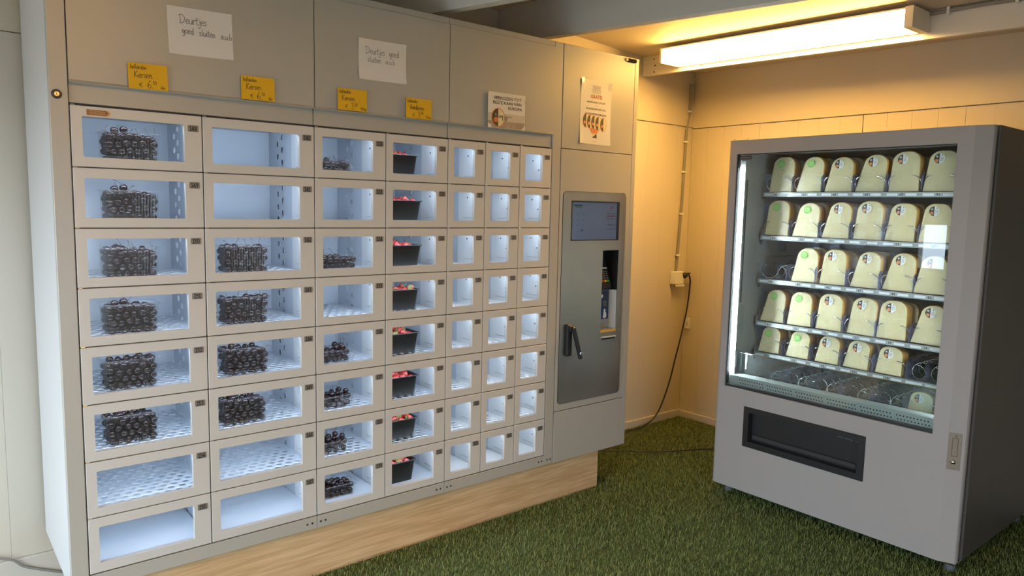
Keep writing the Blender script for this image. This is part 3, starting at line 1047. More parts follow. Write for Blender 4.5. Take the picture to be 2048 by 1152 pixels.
part('screen_print', mk.mesh('screen_print', [M_scr_dark, M_scr_red], fix=False), sr, RU)
# niche with card terminal
ni = MB()
nd = .095
zmid = 1.03
ni.box((NX0 - .001, .0025, zmid), (NX0, nd, NZ1), 0).box((NX1, .0025, zmid), (NX1 + .001, nd, NZ1), 0)
ni.box((NX0, nd, zmid), (NX1, nd + .001, NZ1), 0).box((NX0, .0025, NZ1), (NX1, nd, NZ1 + .001), 0)
ni.quad((NX0, nd, zmid), (NX1, nd, zmid), (NX1, .034, zmid), (NX0, .034, zmid), 0)
ni.quad((NX0, .034, zmid), (NX1 - .02, .034, zmid), (NX1 - .02, .034, NZ0), (NX0, .034, NZ0), 1)
ni.quad((NX1 - .02, .034, zmid), (NX1, .0025, zmid), (NX1, .0025, NZ0), (NX1 - .02, .034, NZ0), 2)
ni.quad((NX0, .0025, zmid), (NX0, .034, zmid), (NX0, .034, NZ0), (NX0, .0025, NZ0), 1)
ni.quad((NX0, .0025, NZ0), (NX1, .0025, NZ0), (NX1, .034, NZ0), (NX0, .034, NZ0), 2)
part('niche', ni.mesh('niche', [M_blackplastic, M_steel, M_frame], fix=False), kk)
# cut the body and door behind the niche: they start behind it
tm = MB()
tp = [(.026, 1.036), (.090, 1.036), (.090, 1.165), (.072, 1.175), (.030, 1.062)]
k = len(tp)
tx0, tx1 = NX0 + .003, NX1 - .016
tm.add([(tx0, p[0], p[1]) for p in tp] + [(tx1, p[0], p[1]) for p in tp], [tuple(range(k)), tuple(range(k, 2 * k))[::-1]] + [(i, (i + 1) % k, (i + 1) % k + k, i + k) for i in range(k)])
tmo = part('card_terminal', tm.mesh('card_terminal', M_blackplastic), kk, label='black card payment terminal')
ky = MB()
dirv = Vector((0, .072 - .030, 1.175 - 1.062)).normalized()
nrm = Vector((0, -dirv.z, dirv.y))


def tkey(x, s, w, h, mi):
    o = Vector((x, .030, 1.062)) + dirv * s + nrm * .001
    ky.add([o + Vector((-w, 0, 0)) - dirv * h, o + Vector((w, 0, 0)) - dirv * h, o + Vector((w, 0, 0)) + dirv * h, o + Vector((-w, 0, 0)) + dirv * h], [(0, 1, 2, 3)], mi)


for i, mi in enumerate((0, 1, 2)):
    tkey(tx0 + .042 + i * .019, .014, .008, .005, mi)
for r in range(4):
    for c in range(3):
        tkey(tx0 + .042 + c * .019, .030 + r * .011, .0055, .0028, 3)
tkey((tx0 + tx1) / 2, .082, .045, .004, 4)
tkey((tx0 + tx1) / 2, .103, .040, .010, 5)
part('keypad', ky.mesh('keypad', [M_red, M_yel, M_grn, M_greyp, M_whitep, M_scr_dark], fix=False), tmo)
stk = MB()
bx0, bx1, bz0, bz1 = NX0 + .0, NX1 - .024, .880, 1.028
stk.rect(bx0, bx1, bz0, bz1, -.0335, 0)
stk.rect(bx0 + .05, bx0 + .082, .990, 1.020, -.0333, 1)
stk.rect(bx0 + .05, bx0 + .080, .938, .985, -.0333, 1)
for r in range(4):
    for c in range(3):
        stk.rect(bx0 + .054 + c * .008, bx0 + .059 + c * .008, .945 + r * .008, .950 + r * .008, -.0331, 3)
stk.add([(bx0 + p, q, -.0332) for p, q in ((.002, .985), (.010, .995), (.030, 1.002), (.046, 1.008), (.050, .997), (.040, .988), (.022, .986), (.010, .980))], [tuple(range(8))], 2)
stk.add([(bx0 + p, q, -.0332) for p, q in ((.052, .890), (.064, .882), (.078, .890), (.076, .912), (.070, .915), (.069, .932), (.058, .932), (.057, .915))], [tuple(range(8))], 2)
stk.rect(bx0 + .006, bx0 + .038, .886, .908, -.0332, 2)
for i in range(2):
    for j in range(2):
        stk.rect(bx0 + .010 + i * .015, bx0 + .018 + i * .015, .889 + j * .010, .895 + j * .010, -.0330, 1 if (i + j) % 2 else 4)
for q in range(3):
    stk.rect(bx0 + .010, bx0 + .040, .962 - q * .008, .965 - q * .008, -.0332, 3)
    stk.rect(bx0 + .012, bx0 + .034, .925 - q * .005, .927 - q * .005, -.0332, 3)
part('instruction_sticker', stk.mesh('instruction_sticker', [M_blue, M_stickb, M_stickw, M_greyp, M_red], fix=False), kk, RU, label='blue card payment instruction sticker')
lg = MB()
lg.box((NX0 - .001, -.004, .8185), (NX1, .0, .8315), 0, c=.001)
lg.box((NX0 + .004, -.012, .792), (NX1 - .006, -.002, .7975), 1, c=.001).box((NX0 + .012, -.0035, .781), (NX1 - .008, -.0021, .7915), 2)
part('receipt_slot', lg.mesh('receipt_slot', [mat('orange_lit_ledge', (0.75, 0.42, 0.08), 0.4), M_whitep, M_blackplastic]), kk)  # orange light on the ledge is painted into its colour
# swing handle
hd = MB()
hd.box((2.033, -.022, .728), (2.066, -.0025, .882), c=.004)
hd.box((2.040, -.030, .850), (2.060, -.022, .876), c=.003)
lev = MB().box((-.011, -.155, 0), (.011, .010, .017), c=.005)
hb = part('handle', hd.mesh('handle_base', M_blackplastic), kk, label='black swing handle')
part('lever', lev.mesh('lever', M_blackplastic), hb, FL(2.062, -.024, .862) @ Matrix.Rotation(math.radians(-6), 4, 'X') @ Matrix.Rotation(math.radians(14), 4, 'Z'))
lm = MB().lathe([(0, .0006), (.006, .0006), (.006, 0)], 14)
part('lever_badge', lm.mesh('lever_badge', M_chrome), hb, FL(2.062, -.024, .862) @ Matrix.Rotation(math.radians(-6), 4, 'X') @ Matrix.Rotation(math.radians(14), 4, 'Z') @ T(0, -.125, .0172))
# little black window sensor at the top right corner
sn = MB().prism(rrect(2.398, 2.468, 2.166, 2.183, .008), -.001, .008)
part('sensor', sn.mesh('sensor', mat('matt_black', (.012, .011, .010), .8, spec=.1)), kk, RU, label='small black sensor strip')
part('sensor_cap', MB().box((2.392, -.009, 2.168), (2.405, -.0005, 2.184), c=.002).mesh('sensor_cap', M_cream), kk)


# ------------------------------------------------------------------ paper signs on the fronts
def paper(name, cx, cz_, w, h, m, label, cat, rot=0.0, y=-.0046, group=None, curl=.003):
    mb = MB()
    n = 8
    vs, fs = [], []
    for j in range(n + 1):
        for i in range(n + 1):
            u, v = i / n - .5, j / n - .5
            lift = curl * ((abs(u) * 2) ** 4 * (abs(v) * 2) ** 3)
            vs.append((u * w, v * h, lift))
    for j in range(n):
        for i in range(n):
            a = j * (n + 1) + i
            fs.append((a, a + 1, a + n + 2, a + n + 1))
    k = len(vs)
    vs2 = vs + [(p[0], p[1], p[2] - .0003) for p in vs]
    mb.add(vs2, fs + [tuple(i + k for i in f)[::-1] for f in fs])
    W = FL(cx, y, cz_) @ Matrix.Rotation(rot, 4, 'Z')
    o = solo(name, mb.mesh(name, m, smooth=False, fix=False), label, cat, W, group)
    return o, W


p1, W = paper('paper_sign', .3755, .261 + 1.71 - 1.71 + 1.71 - .0005, .200, .146, M_paper, 'white handwritten paper sign on the left locker cabinet', 'sign', rot=math.radians(1.6))
t = MB()
strokes(t, 'Deurtjes', -.064, .024, .027, .0014, .0007, jit=.02, sx=.86)
strokes(t, 'goed  sluiten  a.u.b', -.058, -.006, .0220, .0013, .0007, jit=.02, sx=.87, slope=-.03)
part('handwriting', t.mesh('handwriting', M_ink, fix=False), p1, W)
p2, W = paper('paper_sign', 1.036, 1.975, .203, .148, M_paper, 'white handwritten paper sign on the middle locker cabinet', 'sign', rot=math.radians(.8), curl=.005)
t = MB()
strokes(t, 'Deurtjes  goed', -.072, .022, .026, .0013, .0007, jit=.02, sx=.86)
strokes(t, 'sluiten  a.u.b', -.064, -.008, .0225, .0012, .0007, jit=.02, sx=.96)
part('handwriting', t.mesh('handwriting', M_ink, fix=False), p2, W)


def card(cx, cz_, w, h, word, euro, cents, unit, label, rot):
    o, W = paper('price_card', cx, cz_, w, h, M_yellow, label, 'price card', rot=rot, y=-.0135, curl=.001, group='yellow price cards')
    t = MB()
    strokes(t, 'hollandse', -w / 2 + .007, .021, .014, .0011, .0007, jit=.03, sx=.86)
    strokes(t, word, -w / 2 + .017, -.004, .020 if len(word) < 8 else .019, .0013, .0007, jit=.02, sx=.92 if len(word) < 8 else .82)
    strokes(t, '€', -w / 2 + .030, -.032, .015, .0011, .0007)
    e = strokes(t, euro, -w / 2 + .052, -.034, .024, .0013, .0007)
    strokes(t, cents, e - .003, -.022, .011, .0010, .0007, sx=.9)
    strokes(t, unit, w / 2 - (.021 if len(unit) < 5 else .026), -.034, .0095, .0010, .0007, sx=.95)
    part('handwriting', t.mesh('handwriting', M_ink, fix=False), o, W)


card(.2125, 1.8125, .112, .077, 'Kersen', '6.', '50', 'kilo', 'yellow Kersen price card at 6.50 above doors 148 and 140, leftmost', math.radians(1.2))
card(.5545, 1.817, .114, .077, 'Kersen', '6.', '50', 'kilo', 'second yellow Kersen price card at 6.50, right of the leftmost one', math.radians(.6))
card(.9045, 1.818, .118, .0775, 'Kersen', '3.', '50', '500gr.', 'yellow Kersen price card at 3.50 above door 132', math.radians(.5))
card(1.192, 1.8145, .1175, .077, 'Aardbeien', '3.', '95', '500gr', 'yellow Aardbeien price card at 3.95 above door 124', 0)

# poster: award
w, h = .2055, .149
po_, W = paper('poster', 1.636, 1.849, w, h, M_poster, 'poster with a round cheese, on the cabinet above doors 116 to 100', 'poster', rot=math.radians(.4), y=-.0135, curl=.001)
t = MB()
t.rect(-w / 2 + .001, w / 2 - .001, -h / 2 + .001, -.012, .0002, 4)
t.rect(-w / 2 + .001, w / 2 - .001, -h / 2 + .001, -.045, .0004, 3)
printed(t, 'VERKOZEN TOT', 0.004, .046, .0185, .0009, 0, bold=.012, sx=1.12)
printed(t, 'BESTE KAAS VAN', 0.002, .0265, .0185, .0009, 0, bold=.012, sx=1.12)
printed(t, 'EUROPA', .045, .0065, .0185, .0009, 0, bold=.012, sx=1.12)
cu, cv = -.047, -.030
t.disc((cu, cv), .036, .0006, 32, 1, ry=.040)
t.disc((cu, cv), .0325, .0008, 32, 2, ry=.0365, a0=PI / 2, a1=1.5 * PI)
t.disc((cu, cv), .0325, .0008, 32, 5, ry=.0365, a0=-PI / 2, a1=PI / 2)
t.disc((cu - .013, cv - .010), .0115, .0010, 20, 1)
t.disc((cu - .014, cv + .012), .005, .0010, 14, 6)
t.rect(cu + .004, cu + .020, cv - .002, cv + .010, .0010, 6)
t.rect(cu + .022, cu + .026, cv - .012, cv + .010, .0010, 2)
t.disc((cu + .042, cv - .002), .010, .0007, 16, 6, ry=.012)
t.rect(.0, .028, -.028, -.021, .0006, 3)
printed(t, 'GRAAF', .072, -.0555, .0105, .0009, 6, sx=1.25)
printed(t, 'STROOM', .072, -.0655, .0105, .0009, 6, sx=1.05)
t.rect(.051, .093, -.0455, -.0445, .0009, 6).rect(.051, .093, -.0695, -.0685, .0009, 6)
part('print', t.mesh('poster_print', [M_inkbrown, M_orange, M_darkprint, M_mud, M_mist, M_cream, M_inkgrey], fix=False), po_, W)
tp_ = MB()
tp_.rect(-w / 2 - .008, -w / 2 + .004, h / 2 - .010, h / 2 + .002, .0011, 0).rect(w / 2 - .004, w / 2 + .009, h / 2 - .034, h / 2 - .022, .0011, 0)
part('tape', tp_.mesh('tape', M_tape, fix=False), po_, W)
# poster: free gift
w, h = .209, .299
pg, W = paper('poster', 2.195, 1.8975, w, h, M_poster, 'tall white GRATIS poster on the payment kiosk', 'poster', rot=math.radians(-.4), y=-.0006, curl=.006)
t = MB()
t.rect(-.030, .030, .1255, .1265, .0009, 2).rect(-.030, .030, .121, .122, .0009, 2)
printed(t, 'GRAAF', 0, .1115, .0125, .0009, 2, sx=1.35)
printed(t, 'STROOM', 0, .1005, .0125, .0009, 2, sx=1.15)
t.rect(-.030, .030, .096, .097, .0009, 2).rect(-.030, .030, .091, .092, .0009, 2)
printed(t, 'GRATIS', 0, .066, .0245, .0009, 1, bold=.02, sx=.98)
printed(t, 'KAASSCHAAF OF RASP', 0, .044, .0125, .0009, 0, bold=.01, sx=.98)
printed(t, 't.w.v. 4,95', 0, .0295, .006, .0009, 2)
printed(t, 'BIJ AANKOOP VAN 1 KG', 0, .0125, .0125, .0009, 0, bold=.01, sx=.98)
printed(t, 'DE GRAAFSTROOM KAAS', 0, -.0115, .0125, .0009, 0, bold=.01, sx=1.0)
for i, (cu, cv) in enumerate(((-.064, -.042), (-.036, -.045), (-.008, -.046), (.020, -.049), (.054, -.052))):
    n_ = .0006 + i * .00012
    t.disc((cu, cv), .0225, n_, 26, 3, ry=.0335)
    t.disc((cu, cv), .0205, n_ + .00004, 26, 4, ry=.031, a0=PI / 2, a1=1.5 * PI)
    t.disc((cu, cv), .0205, n_ + .00004, 26, 5, ry=.031, a0=-PI / 2, a1=PI / 2)
    t.disc((cu - .008, cv - .008), .0075, n_ + .00008, 14, 6)
t.disc((-.006, -.078), .030, .0005, 24, 6, ry=.024)
for (a_, b_) in ((-.022, -.080), (-.004, -.086), (.008, -.076)):
    t.disc((a_, b_), .008, .00055, 12, 3)
t.add([(-.020, -.118, .0006), (.012, -.120, .0006), (.010, -.098, .0006)], [(0, 1, 2)], 4)
t.add([(-.020, -.118, .0006), (.010, -.098, .0006), (-.014, -.100, .0006)], [(0, 1, 2)], 5)
printed(t, '*op = op', 0, -.138, .0075, .0009, 2)
part('print', t.mesh('gratis_print', [M_inkbrown, M_inkred, M_inkgrey, M_orange, M_darkprint, M_cream, M_sticko], fix=False), pg, W)
tp_ = MB()
tp_.rect(-w / 2 - .002, -w / 2 + .016, h / 2 - .018, h / 2 + .006, .0064, 0)
part('tape', tp_.mesh('tape', M_tape, fix=False), pg, W)


# ------------------------------------------------------------------ punnets, cherries, strawberries
def punnet_mesh(w, d, h, taper, m, ribs=True, lip=.006, pid='punnet'):
    """open tray with ribbed walls, base at z=0, centred"""
    mb = MB()
    per = []
    nx, ny = (26, 18) if ribs else (10, 8)
    rc = .014
    rect = rrect(-w / 2, w / 2, -d / 2, d / 2, rc, 5)
    # resample the outline evenly
    L = []
    for i in range(len(rect)):
        a, b = Vector((*rect[i], 0)), Vector((*rect[(i + 1) % len(rect)], 0))
        ns = max(1, int((b - a).length / .0045)) if ribs else max(1, int((b - a).length / .02))
        for j in range(ns):
            L.append(a.lerp(b, j / ns))
    k = len(L)
    levels = [0, .08, .5, .90, .93, 1.0]
    rings = []
    for li, tz in enumerate(levels):
        s = taper + (1 - taper) * tz
        ring = []
        for i, p in enumerate(L):
            q = p * s
            if ribs and 0 < li < 4:
                q = q * (1 + (.008 if i % 2 else -.008))
            ring.append((q.x, q.y, h * tz))
        rings.append(ring)
    out = [(p.x * (1 + 2 * lip / w), p.y * (1 + 2 * lip / d), h) for p in L]
    out2 = [(p.x * (1 + 2 * lip / w), p.y * (1 + 2 * lip / d), h - .004) for p in L]
    rings += [out, out2]
    vs = [p for r in rings for p in r]
    fs = []
    for a in range(len(rings) - 1):
        for i in range(k):
            j = (i + 1) % k
            fs.append((a * k + i, a * k + j, (a + 1) * k + j, (a + 1) * k + i))
    fs.append(tuple(range(k)))
    mb.add(vs, fs)
    if ribs:
        nf = len(fs)
        mb.m = [1 if 4 * k <= q < nf - 1 else 0 for q in range(nf)]
        m = [m, M_rim]
    return mb.mesh(pid, m, smooth=not ribs)


BIG = punnet_mesh(.160, .112, .098, .94, M_punnet, pid='clear_punnet')
SMALL = punnet_mesh(.168, .115, .050, .86, M_punnet, pid='shallow_punnet')
BLACKP = punnet_mesh(.166, .118, .090, .86, M_blackpun, ribs=False, lip=.005, pid='black_punnet')

CR = .0125
cherry_prof = [(0, -.98), (.36, -.93), (.68, -.74), (.92, -.38), (1.0, .02), (.95, .42), (.74, .76), (.44, .90), (.20, .86), (0, .74)]
CHERRY = MB().lathe([(r * CR, z * CR * .93) for r, z in cherry_prof], 14).mesh('cherry', M_cherry, smooth=True)
CHERRY_LOW = MB().lathe([(r * CR, z * CR * .93) for r, z in cherry_prof[::2] + [cherry_prof[-1]]], 9)
STEMS = []
for i in range(5):
    a = i * 1.3
    L_ = .022 + .006 * (i % 3)
    pts = [(0, 0, CR * .68)]
    for s in (.3, .6, 1.0):
        pts.append((math.cos(a) * .010 * s * s * (1 + i % 2), math.sin(a) * .010 * s * s * (1 + i % 2), CR * .68 + L_ * s))
    mb = MB().tube(pts, [.0006, .0005, .0005, .0011], 5)
    STEMS.append(mb.mesh('stem', M_stem))
pile = MB()
ncherry = [0]


def add_cherry(p, num, stem):
    q = Matrix.Rotation(random.uniform(-.5, .5), 4, 'X') @ Matrix.Rotation(random.uniform(-.5, .5), 4, 'Y') @ Matrix.Rotation(random.uniform(0, 6.28), 4, 'Z')
    s = random.uniform(.94, 1.0)
    W = T(*p) @ q @ Matrix.Scale(s, 4)
    o = solo('cherry', CHERRY, 'dark glossy cherry behind door %d, %s' % (num, place(num)), 'cherry', W, 'cherries behind door %d' % num)
    if stem:
        part('stem', random.choice(STEMS), o, W)
    ncherry[0] += 1


def low_cherry(p):
    q = Matrix.Rotation(random.uniform(0, 6.28), 4, Vector((random.random() - .5, random.random() - .5, random.random() - .5)).normalized())
    pile.merge(CHERRY_LOW, T(*p) @ q @ Matrix.Scale(random.uniform(.95, 1.0), 4))


def pack(n, w, d, seed, r=CR * .985, taper=.06):
    """loose random packing of n cherries poured into a box"""
    g_ = np.random.default_rng(seed)
    P = g_.uniform(-.5, .5, (n, 3)) * [w - 2 * r, d - 2 * r, .12] + [0, 0, .075]
    steps = 420
    for it in range(steps):
        D = P[:, None] - P[None]
        L_ = np.sqrt((D ** 2).sum(2)) + np.eye(n)
        ov = np.clip(2 * r - L_, 0, None)
        np.fill_diagonal(ov, 0)
        P += (D / L_[..., None] * (ov * .46)[..., None]).sum(1)
        if it < steps - 60:
            P[:, 2] -= .0007
        s_ = 1 - taper * np.clip(1 - P[:, 2] / .09, 0, 1)
        lx, ly = (w / 2) * s_ - r, (d / 2) * s_ - r
        P[:, 0] = np.clip(P[:, 0], -lx, lx)
        P[:, 1] = np.clip(P[:, 1], -ly, ly)
        P[:, 2] = np.maximum(P[:, 2], r)
    return P


PACKS_BIG = [pack(113, .156, .108, 3 + q) for q in range(3)]
PACKS_SMALL = [pack(50, .162, .110, 30 + q, taper=.13) for q in range(3)]


def cherry_punnet(num, cx, cy, z, small=False, rot=0.0):
    W = T(cx, cy, z) @ Matrix.Rotation(rot, 4, 'Z')
    solo('cherry_punnet', SMALL if small else BIG,
         ('shallow' if small else 'deep') + ' clear cherry punnet behind door %d, %s' % (num, place(num)), 'punnet', W, 'cherry punnets in the lockers')
    pts = random.choice(PACKS_SMALL if small else PACKS_BIG).copy()
    if random.random() < .5:
        pts[:, 0] *= -1
    score = pts[:, 2] - .35 * pts[:, 1] + (.02 if small else 0) * (pts[:, 2] > .03)
    order = np.argsort(-score)
    for k_, idx in enumerate(order):
        p = W @ Vector((float(pts[idx, 0]), float(pts[idx, 1]), float(pts[idx, 2]) + .0012))
        if k_ < 18:
            add_cherry(p, num, random.random() < .5)
        else:
            low_cherry(p)


def shelf_z(num):
    for c in range(7):
        if COLNUM[c] <= num < COLNUM[c] + 8:
            return ZR[num - COLNUM[c] + 1] + .0202


for num, cx in ((148, .179), (149, .175), (150, .168), (151, .163), (152, .156), (153, .153), (142, .536), (143, .533), (144, .532), (145, .521)):
    cherry_punnet(num, cx, .058 + .058, shelf_z(num), rot=random.uniform(-.03, .03))
for num, rx in ((132, .959), (134, .980), (136, .951), (137, .957), (138, .940), (139, .968)):
    cherry_punnet(num, rx - .088, .120, shelf_z(num), small=True, rot=random.uniform(-.05, .08))
po2 = solo('cherry_pile', pile.mesh('cherry_pile', M_cherry, smooth=True, fix=False), 'dark cherries packed in the lower layers of the clear punnets', 'cherries')
po2['kind'] = 'stuff'

sp_prof = [(0, -1.0), (.22, -.93), (.5, -.62), (.78, -.1), (.95, .38), (.88, .66), (.55, .80), (0, .80)]
SR = .0185
BERRY = MB().lathe([(r * SR, z * SR * 1.15) for r, z in sp_prof], 14).mesh('strawberry', M_straw, smooth=True)
cal = MB()
for i in range(7):
    a = 2 * PI * i / 7
    c, s = math.cos(a), math.sin(a)
    w_ = .0038
    cal.add([(0, 0, SR * .96), (c * .008 - s * w_, s * .008 + c * w_, SR * 1.0), (c * .017, s * .017, SR * .86), (c * .008 + s * w_, s * .008 - c * w_, SR * 1.0)], [(0, 1, 2, 3)])
cal.tube([(0, 0, SR * .95), (.001, 0, SR * 1.25)], .0012, 5)
CALYX = cal.mesh('calyx', M_calyx, fix=False)
BOARD = MB().box((-.066, -.046, 0), (.066, .046, .002)).mesh('punnet_floor', M_blackpun)
for num, rx in ((124, 1.236), (125, 1.255), (126, 1.257), (127, 1.246), (128, 1.248), (129, 1.245), (130, 1.242), (131, 1.236)):
    cx, cy, z = rx - .086, .052 + .062, shelf_z(num)
    solo('strawberry_punnet', BLACKP, 'black strawberry punnet behind door %d, %s' % (num, place(num)), 'punnet', T(cx, cy, z), 'strawberry punnets in the lockers')
    for j in range(3):
        for i in range(4):
            u = (-.055 + i * .0365) + random.uniform(-.003, .003)
            v = (-.036 + j * .0355) + random.uniform(-.003, .003)
            hz = .075 + random.uniform(-.004, .006) + (.010 if random.random() < .25 else 0) + (.006 if j == 2 else 0)
            q = Matrix.Rotation(random.uniform(0, 6.28), 4, 'Z') @ Matrix.Rotation(random.uniform(.7, 1.9), 4, 'X')
            W = T(cx + u, cy + v, z + hz) @ q @ Matrix.Scale(random.uniform(.88, 1.0), 4)
            o = solo('strawberry', BERRY, 'red strawberry behind door %d, %s' % (num, place(num)), 'strawberry', W, 'strawberries behind door %d' % num)
            part('calyx', CALYX, o, W)

# ------------------------------------------------------------------ cheese vending machine
MX = 2.7585
MY0, MY1 = -.372, -1.523
MT, MBZ = 1.785, .055
mm = thing('vending_machine', 'grey glass-fronted vending machine full of wrapped cheese', 'vending machine', (3.2, -.95, 0))
BX0, BX1 = 2.812, 3.69
body = MB()
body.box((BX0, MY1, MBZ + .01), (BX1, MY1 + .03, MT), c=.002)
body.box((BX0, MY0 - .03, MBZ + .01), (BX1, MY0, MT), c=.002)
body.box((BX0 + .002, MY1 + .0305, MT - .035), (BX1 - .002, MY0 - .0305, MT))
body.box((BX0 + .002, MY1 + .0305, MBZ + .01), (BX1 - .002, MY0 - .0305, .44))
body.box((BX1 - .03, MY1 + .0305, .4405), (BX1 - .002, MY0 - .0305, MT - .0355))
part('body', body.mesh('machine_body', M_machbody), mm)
# liner
IY0, IY1, IZ0, IZ1, IX1 = -.4065, -1.437, .53, 1.735, 3.55
li = MB()
li.box((2.785, IY0, IZ0), (IX1, IY0 + .004, IZ1), 0).box((2.785, IY1 - .004, IZ0), (IX1, IY1, IZ1), 0)
li.box((IX1, IY1 - .004, IZ0), (IX1 + .004, IY0 + .004, IZ1), 1)
li.box((2.79, IY1, IZ1), (IX1, IY0, IZ1 + .004), 1).box((2.80, IY1, IZ0 - .004), (IX1, IY0, IZ0), 1)
part('liner', li.mesh('machine_liner', [M_liner, M_linerback]), mm)
# door: flat face with window and hatch openings, chamfered edges
WY0, WY1, WZ0, WZ1 = -.418, -1.395, .567, 1.7195
HY0, HY1, HZ0, HZ1 = -.5385, -1.136, .286, .487
DF = FM(MX, 0, 0)     # u = -y, v = z
dr = MB()
fu0, fu1 = .384, 1.4527
thk = .045
holed(dr, (fu0, fu1, .53, MT), (-WY0, -WY1, WZ0, WZ1), .0002, .0002, -thk, 0, n=2)
holed(dr, (fu0, fu1, MBZ, .53), (-HY0, -HY1, HZ0, HZ1), .0002, .0002, -thk, 0, n=2)
pr_ = [(fu1, 0), (1.508, -.022), (1.512, -.03), (1.512, -.047), (fu1, -.047)]
k = len(pr_)
dr.add([(p[0], MBZ, p[1]) for p in pr_] + [(p[0], MT, p[1]) for p in pr_], [tuple(range(k)), tuple(range(k, 2 * k))[::-1]] + [(i, (i + 1) % k, (i + 1) % k + k, i + k) for i in range(k)])
pr_ = [(fu0, 0), (.374, -.006), (.366, -.022), (.366, -.047), (fu0, -.047)]
dr.add([(p[0], MBZ, p[1]) for p in pr_] + [(p[0], MT, p[1]) for p in pr_], [tuple(range(k)), tuple(range(k, 2 * k))[::-1]] + [(i, (i + 1) % k, (i + 1) % k + k, i + k) for i in range(k)])
door = part('door', dr.mesh('machine_door', M_machdoor), mm, DF)
gs = MB()
gs.box((-WY0 + .0005, WZ0 + .0005, -.022), (-WY1 - .0005, WZ1 - .0005, -.016))
part('pane', gs.mesh('machine_pane', M_glass), door, DF, label='large clear glass front')
se = MB()
holed(se, (-WY0, -WY1, WZ0, WZ1), (-WY0 + .004, -WY1 - .003, WZ0 + .010, WZ1 - .004), .0002, .0002, -.030, -.008, n=2)
part('glass_seal', se.mesh('glass_seal', M_blackplastic), door, DF)
lp = MB().rect(.4235, .490, 1.694, 1.710, -.0155, 0)
for q in range(9):
    lp.rect(.437 + q * .0055, .441 + q * .0055, 1.6995, 1.7035, -.0153, 1)
lp.rect(.4275, .433, 1.6985, 1.7045, -.0153, 1)
part('maker_strip', lp.mesh('maker_strip', [M_stickb, M_greyp], fix=False), door, DF)
# hatch
ha = MB()
holed(ha, (-HY0, -HY1, HZ0, HZ1), (-HY0 + .030, -HY1 - .030, HZ0 + .030, HZ1 - .026), .003, .004, -.040, .006, ch=.003)
hat = part('delivery_hatch', ha.mesh('hatch_frame', M_blackplastic), mm, DF, label='black delivery hatch frame')
fl = MB()
fl.box((-HY0 + .031, HZ0 + .031, -.034), (-HY1 - .031, HZ1 - .027, -.028))
fl.box((-HY0 + .040, HZ0 + .040, -.028), (-HY1 - .040, HZ0 + .062, -.016), 1, c=.003)
part('flap', fl.mesh('hatch_flap', [M_blackplastic, mat('hatch_grip', (0.035, 0.036, 0.038), .5)]), hat, DF)
tx = MB()
printed(tx, 'Maas Vending', .9990, .4455, .0105, -.0274, 0, align='LEFT', sx=1.15)
for q in range(16):
    t0, t1 = 2 * PI * q / 16, 2 * PI * (q + 1) / 16
    tx.add([(1.0850 + .0040 * math.cos(a_), .4490 + .0040 * math.sin(a_), -.0274) for a_ in (t0, t1)] + [(1.0850 + .0050 * math.cos(a_), .4490 + .0050 * math.sin(a_), -.0274) for a_ in (t1, t0)], [(0, 1, 2, 3)])
part('hatch_lettering', tx.mesh('hatch_lettering', mat('hatch_print', (0.22, 0.23, 0.24), .5), fix=False), hat, DF)
# lock on the chamfer
ca = math.atan2(.022, 1.508 - fu1)
LF = DF @ T(fu1, 0, 0) @ Matrix.Rotation(ca, 4, 'Y')
lk = MB()
lk.box((.003, .440, .0003), (.048, .590, .0018), 0, c=.0005)
lo = part('door_lock', lk.mesh('lock_plate', mat('lock_plate_metal', (.34, .29, .24), .4, metal=.4)), mm, LF, label='metal lock plate')
kb = MB()
kb.lathe([(.0085, .0018), (.0095, .007), (.0075, .012), (0, .013)], 16, 0, T(.024, .473, 0))
part('lock_knob', kb.mesh('lock_knob', M_chrome, smooth=True), lo, LF)
for su, sv in ((.027, .580), (.026, .447)):
    part('lock_screw', MB().lathe([(.0035, .0018), (.004, .004), (0, .005)], 10, 0, T(su, sv, 0)).mesh('lock_screw', M_chrome, smooth=True), lo, LF)
ob = MB()
holed(ob, (.016, .036, .495, .570), (.0175, .0345, .4965, .5685), .001, .001, .0018, .0024, n=2)
part('lock_handle', ob.mesh('lock_handle', M_screw), lo, LF)
# feet, hinge brackets
for (fx, fy) in ((2.835, -.425), (2.835, -1.475), (3.62, -.425), (3.62, -1.475)):
    part('foot', MB().lathe([(0, 0), (.022, 0), (.024, .004), (.020, .035), (.020, .066), (0, .066)], 16).mesh('foot', M_foot, smooth=False), mm, T(fx, fy, 0))
for yy in (-.40, -1.475):
    hb_ = MB().box((2.775, yy - .035, .0475), (2.86, yy + .035, .0535), 0, c=.001).tube([(2.80, yy, .046), (2.80, yy, .055)], .007, 10)
    part('door_bracket', hb_.mesh('door_bracket', M_chrome), mm)
th_ = MB().box((2.770, -.47, MT + .0005), (2.83, -.372, MT + .005), 0, c=.001).tube([(2.79, -.38, MT + .005), (2.79, -.38, MT + .010)], .008, 12).tube([(2.79, -.455, MT + .005), (2.79, -.455, MT + .012)], .004, 10)
part('top_hinge', th_.mesh('top_hinge', M_steelpin), mm)
# light strips
for yy, nm in ((-.419, 'left'), (-1.4195, 'right')):
    lt = MB().box((2.796, yy - .007, .63), (2.808, yy + .007, 1.655), 0, c=.002)
    fy0, fy1 = (yy + .009, yy - .0135) if nm == 'left' else (yy - .0165, yy + .0135)
    part('light_baffle', MB().box((2.8155, min(fy0, fy1), .60), (2.8175, max(fy0, fy1), 1.69)).mesh('light_baffle', M_tray), mm)  # opaque fin added behind the strip to keep its light off the nearest cheeses
    part('light_strip', lt.mesh('light_strip', M_mled), mm, label='glowing white vertical light strip')
sl = MB().box((2.872, -.4095, .98), (2.880, -.4075, 1.60))
part('wall_slot', sl.mesh('wall_slot', M_blackplastic), mm)
